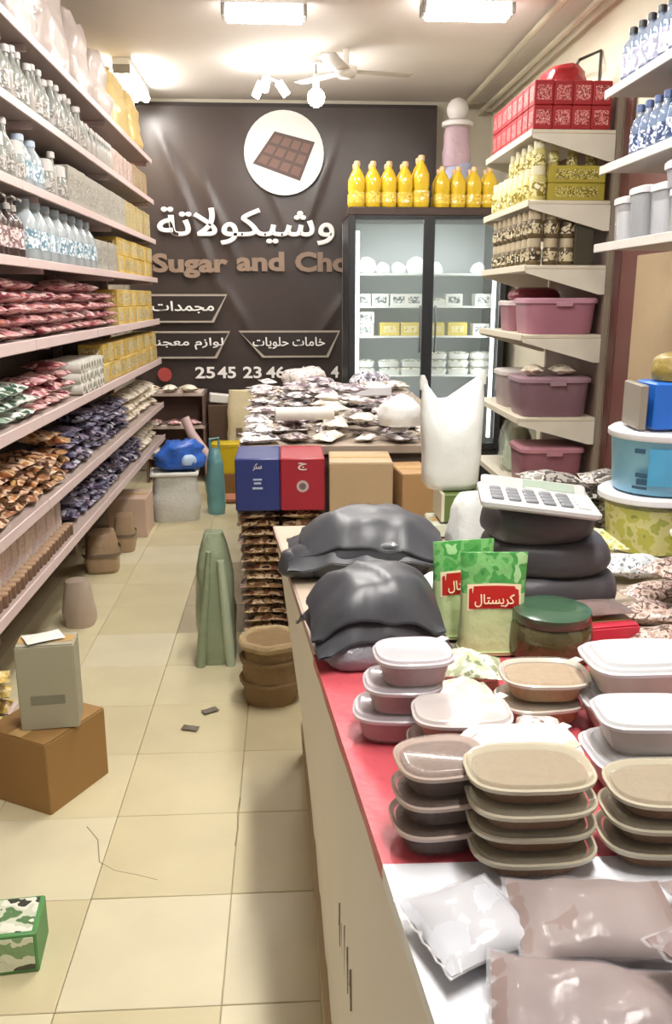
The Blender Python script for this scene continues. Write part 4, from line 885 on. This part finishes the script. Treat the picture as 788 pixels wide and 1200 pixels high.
tW.put((.322, 1.060, cz + .043), (0, 0, -.03), 'frosted white lidded tub set behind the topmost brown-filled tub')
for k in range(3): tE.put((.166 + .016 * k, 1.272 - .003 * k, cz + k * .0495), (0, 0, -.12 + .08 * k), 'pink food tub with white lid in the rear edge stack, %s of three' % ('bottom', 'middle', 'top')[k], 'pink tubs in a stack')
for k in range(2): tF.put((.252 + .006 * k, 1.165, cz + k * .048), (0, 0, -.05), 'rosy-brown tub with white lid beside the pink tubs, %s of two' % ('lower', 'upper')[k], 'rosy tubs in a stack')
one('small_sweet_bag', pillow(.11, .08, .05, 10, 7, 110, .3), MP('pale_sweets', ['#8d9474', '#cfd2b8', '#eceadc', '#a9a890'], 40), 'small clear bag of pale sweets between pink tubs and green-lidded jar', 'bag', (.30, 1.345, cz), (0, 0, .2))
one('small_sweet_bag', pillow(.13, .1, .06, 10, 7, 112, .3), MP('pale_sweets3', ['#7f8a64', '#b9c2a0', '#dfe2d0', '#98a080'], 40), 'clear bag of greenish sweets at the foot of the front green pouch', 'bag', (.325, 1.45, cz), (0, 0, -.2))
one('small_sweet_bag', pillow(.11, .08, .05, 10, 7, 111, .3), MP('pale_sweets2', ['#a08f84', '#d8ccc4', '#efe9e4', '#8a7a70'], 40), 'small clear bag of pinkish sweets beside the rosy-brown tubs', 'bag', (.385, 1.20, cz), (0, 0, 1.1))
tS.put((.425, 1.31, cz), (0, 0, .1), 'clear-lidded tub of tan sweets behind frosted tub, lower')
tS.put((.43, 1.312, cz + .043), (0, 0, -.06), 'clear-lidded tub of tan sweets near the green-lidded jar, upper')
for k in range(2): tG.put((.575 + .004 * k, 1.275, cz + k * .066), (0, 0, .05 * k - .03), 'wide white-lidded tub before the buckets, %s of two' % ('lower', 'upper')[k], 'wide white tubs in a stack')
tG.put((.525, 1.10, cz), (0, 0, .03), 'wide white-lidded tub under a frosted tub, behind stack of three brown tubs')
tW.put((.520, 1.10, cz + .066), (0, 0, -.05), 'frosted white tub on a wide white-lidded tub, behind stack of three brown tubs')
# bags of powder lying at the near end
def powder_bag(name, w, d, h, loc, rot, label, col, seed, alpha=.2):
    r = thing(name, label, 'bag', loc, 0); r.rotation_euler = rot
    obj('powder', pillow(w * .95, d * .95, h * .93, 16, 12, seed, .26, .06), M(name + '_fill_' + col[1:], col, .7, var=.1, vscale=12), r, (0, 0, .002))
    obj('film', pillow(w, d, h, 20, 14, seed, .32, .10), M('film_%d' % int(alpha * 100), '#dcd8da', .2, alpha=alpha, var=.02, bump=.35, bscale=18, coat=.4), r)
    return r
HB = Heap(.0, .4, .8, 1.05, cz, .006)
for nm, w, d, h, x, y, rz, tx, lab, col, sd, al in (
    ('powder_bag', .19, .135, .05, .335, .792, -.08, 0, 'bag of greyish pink powder lying before middle stack of brown tubs', '#85736e', 42, .16),
    ('powder_bag', .14, .12, .045, .51, .81, .25, 0, 'small bag of pale powder in front of the stack of three brown tubs', '#958583', 45, .16),
    ('clear_bag', .125, .13, .04, .195, .80, .35, 0, 'nearly clear crinkled bag on white sheet at counter corner', '#b9bbc2', 41, .3),
    ('powder_bag', .20, .14, .055, .285, .662, -.22, 0, 'largest bag of pinkish grey powder at the very front of counter', '#7d6a66', 43, .16),
    ('powder_bag', .18, .13, .055, .455, .69, .5, 0, 'bag of mauve grey powder at the front, farthest from counter edge', '#7b6865', 44, .16),
    ('powder_bag', .2, .13, .05, .34, .53, .1, 0, 'bag of grey powder nearest the camera, cut by the picture bottom', '#7e6c68', 46, .16)):
    powder_bag(nm, w, d, h, (x, y, HB.drop(x, y, w, d, h, rz, .72) + .0005), (tx, 0, rz), lab, col, sd, al)

# black bundles
def drape(w, d, h, seed, n=22, wr=.006):
    """a thin bag lying over a heap: domed middle, edges hanging, a few folds"""
    g = G(); v = []
    for s_ in (0, .004):
        for i in range(n + 1):
            for j in range(n + 1):
                u = 2 * i / n - 1; t_ = 2 * j / n - 1
                r_ = (abs(u) ** 3.2 + abs(t_) ** 3.2) ** (1 / 3.2)
                q = noise.noise(Vector((u * 1.7 + seed, t_ * 1.7, seed)))
                fold = abs(noise.noise(Vector((u * 2.2 + seed * 2, t_ * 1.1, 4)))) - .25
                z = h * (1 - min(1.15, r_) ** 2.6) + wr * 2 * q - wr * 3 * fold
                v.append((u * w / 2 * (1 + .05 * q), t_ * d / 2 * (1 + .05 * q), z - s_))
    m_ = (n + 1) ** 2
    f = [(i * (n + 1) + j, (i + 1) * (n + 1) + j, (i + 1) * (n + 1) + j + 1, i * (n + 1) + j + 1) for i in range(n) for j in range(n)]
    f += [tuple(m_ + k for k in q_[::-1]) for q_ in f]
    return g.add(v, f).mesh('drape', ang=60)
blkp = M('black_plastic', '#3b3c42', .38, var=.2, vscale=6, bump=.3, bscale=12, coat=.15)
def bundle(name, label, loc, rz, w, d, h, seed, mat=blkp, shape=None):
    r = thing(name, label, 'bag', loc, rz)
    obj('bundle_body', sack(w, d, h, seed, .018, 30, 16, 3.4, .6, shape, fr=8), mat, r)
    return r
r = bundle('black_bundle', 'shiny black plastic bag bundle on counter edge, nearer of two', (.168, 1.63, cz), .1, .25, .20, .11, 51)
chs = M('charcoal_sheet', '#3d3e44', .40, var=.15, bump=.1, bscale=10)
obj('lower_fold', drape(.275, .225, .075, 50), chs, r, (0, 0, .06), (0, .04, .1))
obj('top_fold', drape(.26, .215, .075, 52), chs, r, (.0, .0, .097), (.04, -.05, -.06))
obj('tail', sack(.16, .1, .06, 53, .015, 16, 8, 2.4, .5), M('grey_sheet', '#8d8e96', .2, alpha=.9, bump=.4), r, (-.03, -.07, 0), (0, 0, .2))
r = bundle('black_bundle', 'black bag bundle behind the nearer one, under grey folded sheet', (.20, 2.17, cz), -.05, .38, .26, .12, 54)
sls = M('slate_sheet', '#424349', .42, var=.15, bump=.1, bscale=10)
obj('lower_fold', drape(.40, .275, .06, 56), sls, r, (.0, 0, .055), (0, 0, .04))
obj('top_fold', drape(.36, .25, .07, 55), sls, r, (.02, .0, .09), (.02, .03, -.05))
obj('loose_end', sack(.12, .12, .07, 57, .02, 18, 9, 2.4, .4), blkp, r, (-.165, -.05, 0))
one('white_flap_bag', pillow(.12, .12, .05, 9, 7, 58, .3), bagw, 'white plastic bag end sticking out behind the green pouches', 'bag', (.36, 1.87, cz + .02), (.1, -.1, .4))
one('white_flap_bag', sack(.14, .12, .19, 60, .015, 18, 9, 2.6, .7), bagw, 'small white bag between black bundle and green pouches', 'bag', (.50, 2.20, cz), (0, 0, .4))
# stack of black bags with the calculator
for k, (dx, w, rz) in enumerate(((.02, .30, .1), (.005, .285, -.1), (-.02, .25, .12))):
    one('black_cushion_bag', sack(w, .24, .078, 61 + k, .012, 34, 9, 3.2, .8, lambda t_: .84 + .16 * math.sin(PI * t_) ** .6, fr=9), M('black_stack', '#4b484e', .45, var=.15, bump=.25, bscale=12), 'folded black bag in stack under the calculator, %s of three' % ('bottom', 'middle', 'topmost')[k], 'bag', (.60 + dx, 1.90 + .01 * k, cz + .076 * k), (0, 0, rz), 'black bags under the calculator')
r = thing('calculator', 'large silver desk calculator lying tilted on the black bag stack', 'calculator', (.558, 1.84, cz + .243), 0); r.rotation_euler = (.02, .10, -.16); r.scale = (1.1, 1.1, 1)
obj('case', box(.235, .17, .02, .006), M('calc_silver', '#c9c8c8', .35), r)
obj('screen', box(.11, .035, .006, .002), M('calc_screen', '#9aa89a', .2), obj('screen_hood', box(.22, .05, .016, .004), M('calc_hood', '#b5b4b4', .35), r, (0, .075, .012), (.35, 0, 0)), (.03, 0, .012))
for i in range(6):
    for j in range(4): obj('key', box(.024, .018, .007, .002), M('calc_key_dark', '#7b7d84', .4) if i < 5 else M('calc_key_light', '#e8e6e4', .4), r, (-.085 + .034 * i, -.063 + .026 * j, .019))
# stand-up pouches with green tops and red label
def pouch(label, loc, rz, w=.135, h=.205):
    r = thing('stand_up_pouch', label, 'pouch', loc, rz, None)
    nz_ = 12
    def ring(t):
        d = .07 * (1 - t) ** .8 + .004; return (h * t, w / 2 * (1 - .05 * math.sin(PI * t)), d / 2, 3 - .6 * t)
    obj('pouch_lower', loft([ring(.6 * k / 7) for k in range(8)], 26), M('pouch_pale', '#c3d6a0', .3, var=.15, vscale=8, bump=.2, coat=.1), r)
    obj('pouch_upper', loft([ring(.6 + .4 * k / 6) for k in range(7)], 26), MP('pouch_green', ['#3f9044', '#57a455', '#79ba70', '#4a9a4c', '#a5d296'], 20), r)
    obj('base_fold', loft([(0, w / 2 * .98, .038, 3), (.008, w / 2 * 1.02, .039, 3)], 26), M('pouch_pale', '#cdd3a2', .25), r)
    lb = G(); n = 10
    vv = []
    for k in range(n + 1):
        x = -.05 + .1 * k / n
        for zz in (.10, .145): vv.append((x, -(.07 * (1 - zz / h) ** .8 + .004) / 2 * max(.0, 1 - abs(x / (w / 2)) ** 2.5) ** .4 - .002, zz - .01 + .006 * math.cos(x * 20)))
    lb.add(vv, [(2 * k, 2 * k + 2, 2 * k + 3, 2 * k + 1) for k in range(n)])
    lb2 = G(); lb2.add([(x * 1.07, y + .0009, .117 + (z - .117) * 1.2) for x, y, z in vv], [(2 * k, 2 * k + 2, 2 * k + 3, 2 * k + 1) for k in range(n)]); obj('label_border', lb2.mesh('labb', ang=80), M('pouch_word', '#f2e3c0', .4), r)
    L = obj('red_label', lb.mesh('lab', ang=80), M('pouch_red', '#b8201c', .35), r)
    obj('label_word', fit(text_mesh(arab('كريستال'), .03, 0, .0004, bev=.0003), .08, .026), M('pouch_word', '#f2e3c0', .4), L, (0, -.0245, .112), (PI / 2 - .2, 0, 0))
    return r
pouch('pale green stand-up pouch with red label and leafy green top, front one', (.408, 1.60, cz), -.05)
pouch('pale green stand-up pouch half hidden behind the front pouch', (.365, 1.69, cz), .15)
r = thing('glass_jar', 'amber jar with dark green lid on counter beside the pouches', 'jar', (.52, 1.565, cz)); r.scale = (1.1, 1.1, .82)
obj('jar_body', lathe([(.062, 0), (.072, .008), (.075, .05), (.072, .085), (.062, .098)], 24), M('jar_amber', '#4f4a2c', .12, alpha=.9, var=.4, vscale=30, coat=.5), r)
obj('jar_lid', lathe([(.067, .092), (.07, .096), (.07, .118), (.06, .124), (.02, .125)], 24), M('jar_green', '#3c5a45', .25, coat=.3), r)
# stand: trays with the white carrier bag
r = open_carton((.515, 2.52, cz), 0, .16, .16, .03, 'shallow white tray below green carton under carrier bag', M('tray_pale', '#d5dac6', .5), True, 'white_tray')
r = thing('green_carton', 'small dark green carton on white tray under the carrier bag', 'box', (.525, 2.52, cz + .042)); obj('carton_body', box(.13, .14, .085, .004), M('carton_green', '#5f7338', .5), r); obj('edge_strip', box(.01, .145, .088, .002), M('carton_edge', '#d8d6c0', .5), r, (-.063, 0, 0))
r = thing('carrier_bag', 'full white plastic carrier bag with two peaked handles on green carton', 'bag', (.50, 2.55, cz + .132), 0)
v, f = loft_vf([(0, .075, .07, 3), (.02, .085, .075, 3), (.06, .088, .076, 3), (.1, .09, .075, 3), (.14, .093, .073, 2.8), (.18, .095, .066, 2.6), (.205, .096, .05, 2.4), (.23, .096, .032, 2.3), (.25, .096, .014, 2.2)], 44, True)
o_ = []
for p in v:
    q = Vector(p); q += Vector((q.x, q.y, 0)).normalized() * (.006 * noise.noise(q * 14) + .003 * noise.noise(q * 34)) * min(1, q.z / .05)
    k_ = max(0, (q.z - .12) / .13) ** 1.5; u_ = q.x / .096
    q.z += k_ * ((.085 if u_ < 0 else .10) * abs(u_) ** 1.25 - .03 * (1 - abs(u_)))
    o_.append(tuple(q))
cbm = M('carrier_white', '#e6e8e4', .35, alpha=.97, var=.04, bump=.25, bscale=16)
obj('bag_body', G().add(o_, f).mesh('cb', ang=80), cbm, r)
for s, zt_ in ((-1, .33), (1, .346)):
    obj('handle_tip', loft([(zt_ - .035, .014, .012, 2.3, s * .086, 0), (zt_ - .01, .012, .009, 2.2, s * .089, 0), (zt_ + .008, .006, .005, 2, s * .092, 0)], 14), cbm, r)

# buckets on the right
def bucket(name, label, loc, r0, r1, h, mat, lidmat, fill=None, handle=True):
    r = thing(name, label, 'bucket', loc)
    obj('bucket_body', lathe([(r0 * .96, 0), (r0, .006), (r1 * .98, h * .86), (r1, h * .88), (r1, h * .93)], 32), mat, r)
    if fill: obj('contents', lathe([(r0 * .9, .006), (r0 * .93 + (r1 - r0) * .7, h * .8)], 28), fill, r)
    obj('bucket_lid', lathe([(r1 * 1.04, h * .9), (r1 * 1.06, h * .92), (r1 * 1.06, h), (r1 * .98, h + .008), (r1 * .9, h + .004)], 32), lidmat, r)
    if handle: obj('bucket_handle', tube([(r1 * 1.05 * math.cos(a_), -r1 * 1.08 * math.sin(a_), h * .86 - .05 * math.sin(a_)) for a_ in [PI * k / 12 for k in range(13)]], .004, 6), M('handle_white', '#e3e3e0', .4), r)
    return r
bk = bucket('clear_bucket', 'clear bucket of yellow-green sweets with white lid on the counter', (1.03, 2.30, cz), .125, .14, .165, M('bucket_clear', '#dfe3c8', .12, alpha=.16, coat=.4), M('lid_white', '#e6e6ea', .35), MP('yg_sweets', ['#98a43a', '#c9c94a', '#e3e096', '#b0b848'], 22), False)
bb_ = bucket('blue_bucket', 'light blue printed bucket with white lid on the clear bucket', (1.045, 2.30, cz + .174), .125, .138, .165, M('bucket_sky', '#7db9d6', .3, var=.25, vscale=6), M('lid_white', '#e6e6ea', .35), None, False)
def on_bucket(rad, z, a0, a1, dz, mat, name, par):
    g = G(); n = 8; vv = []
    for k in range(n + 1):
        a_ = a0 + (a1 - a0) * k / n
        for zz in (z, z + dz): vv.append((rad * math.cos(a_), rad * math.sin(a_), zz))
    return obj(name, g.add(vv, [(2 * k, 2 * k + 2, 2 * k + 3, 2 * k + 1) for k in range(n)]).mesh('pr'), mat, par)
for k, (z, a0, a1, dz) in enumerate(((.115, -2.5, -2.28, .012), (.05, -2.45, -2.2, .012), (.03, -2.42, -2.1, .016), (.018, -2.5, -2.2, .008))): on_bucket(.1365, z, a0, a1, dz, M('bucket_ink', '#2f4f66', .4), 'bucket_print', bb_)
on_bucket(.1375, .03, -2.2, -1.2, .10, M('bucket_panel', '#4f9cc4', .35, var=.3, vscale=12), 'bucket_panel', bb_)
r = thing('blue_carton', 'bright blue carton on the light blue bucket lid', 'box', (1.06, 2.28, cz + .35), .05)
obj('carton_body', box(.17, .12, .125, .005), M('carton_bright', '#2467c4', .4), r); obj('front_print', box(.10, .002, .03, .0005), MP('print_bluewhite', ['#2467c4', '#dfe8f4', '#8fb4e4', '#f2f5fa'], 40), r, (.02, -.061, .085))
one('straw_bag', sack(.16, .12, .075, 71, .015, 18, 9, 2.6, .6), M('straw_film', '#8d7a3c', .4, bump=.3), 'dull yellow bag lying on the bright blue carton', 'bag', (1.07, 2.28, cz + .478), (0, 0, 0))
one('grey_folder', box(.02, .16, .12, .003), M('folder_grey', '#8a8276', .5), 'grey folder standing beside the bright blue carton on the bucket lid', 'folder', (.955, 2.29, cz + .35), (0, 0, -.1))
# clutter between calculator and buckets
one('sweet_bag', pillow(.18, .14, .06, 10, 8, 81, .25), MP('yellow_sweets', ['#a8a83c', '#d6d27a', '#efeccb', '#8a8e34'], 60), 'clear bag of yellow-green sweets before the clear bucket', 'bag', (.80, 2.17, cz + .03), (.15, 0, .2))
one('sweet_bag', pillow(.18, .12, .06, 10, 8, 82, .25), MP('grey_sweets', ['#7c8288', '#c9cdd0', '#eceef0', '#6f767c'], 60), 'clear bag of grey and white sweets below the yellow-green ones', 'bag', (.875, 2.03, cz + .002), (.03, 0, -.1))
HC = Heap(.6, 1.3, 1.3, 2.2, cz, .006)
for k, (x, y, a_) in enumerate(((.86, 1.86, .4), (.80, 1.72, -.3), (.94, 1.76, 1.0), (.76, 1.58, .2), (.90, 1.64, -.4), (.86, 1.76, .6))):
    one('bark_stick_bag', pillow(.16, .10, .045, 10, 7, 90 + k, .3), MP('bark', ['#6e584c', '#a58d80', '#cbb6ac', '#57453c', '#b99c92'], 48), 'brown and pink wrapped packet beside the black bag stack, %s from calculator' % ORD[k], 'packet', (x, y, HC.drop(x, y, .16, .10, .045, a_, .85) + .0005), (0, 0, a_), 'packets beside the black stack')
one('dark_bottle', lathe([(.022, 0), (.025, .005), (.025, .10), (.012, .13), (.011, .15), (.014, .152), (.014, .165)], 14), M('bottle_umber', '#4a3428', .3), 'small dark brown bottle standing among wrapped packets by the buckets', 'bottle', (.96, 1.90, cz))
r = open_carton((.64, 1.62, cz), .15, .12, .1, .05, 'small bright red carton beside the green-lidded jar', M('red_small', '#c23346', .45), True, 'red_carton')
one('grey_pouch', pillow(.16, .09, .03, 10, 7, 96, .2), M('grey_pouch', '#7d6a66', .3, bump=.3), 'greyish brown pouch lying on the small red carton', 'pouch', (.62, 1.63, cz + .056), (0, 0, .15))
r = thing('glass_cup', 'pale plastic cup standing at the foot of clear bucket', 'cup', (1.04, 2.06, cz)); obj('cup_body', lathe([(.04, 0), (.05, .1), (.052, .102)], 18), M('cup_pale', '#c9ced0', .2, alpha=.8), r); obj('cup_lid', lathe([(.055, .1), (.055, .108), (.04, .112)], 18), M('lid_white', '#e6e6ea', .35), r)
# patterned stack on the far end of the counter
dp = [packet('patterned_packet', .18, .13, .045, ['#5f5a55', '#a39d96', '#3f3b38', '#c9c3ba', '#77716a'], 97, 26), packet('patterned_packet', .18, .13, .045, ['#4f4a4c', '#8d868a', '#2f2b2d', '#b9b2b4'], 98, 26)]
for k in range(4):
    for i in range(3):
        dp[(k + i) % 2].put((.80 + .19 * i, 2.535 - .008 * k, cz + .046 * k), (R.uniform(-.06, .06), R.uniform(-.06, .06), R.uniform(-.2, .2)), 'grey patterned packet at far edge of counter, %s from calculator, %s' % (ORD[i], LAY(k, 4)), 'patterned packets at the far counter edge')
for o in list(bpy.data.objects):     # any prototype never used
    if o.get('label') == 'x':
        for c in list(o.children_recursive): bpy.data.objects.remove(c)
        bpy.data.objects.remove(o)
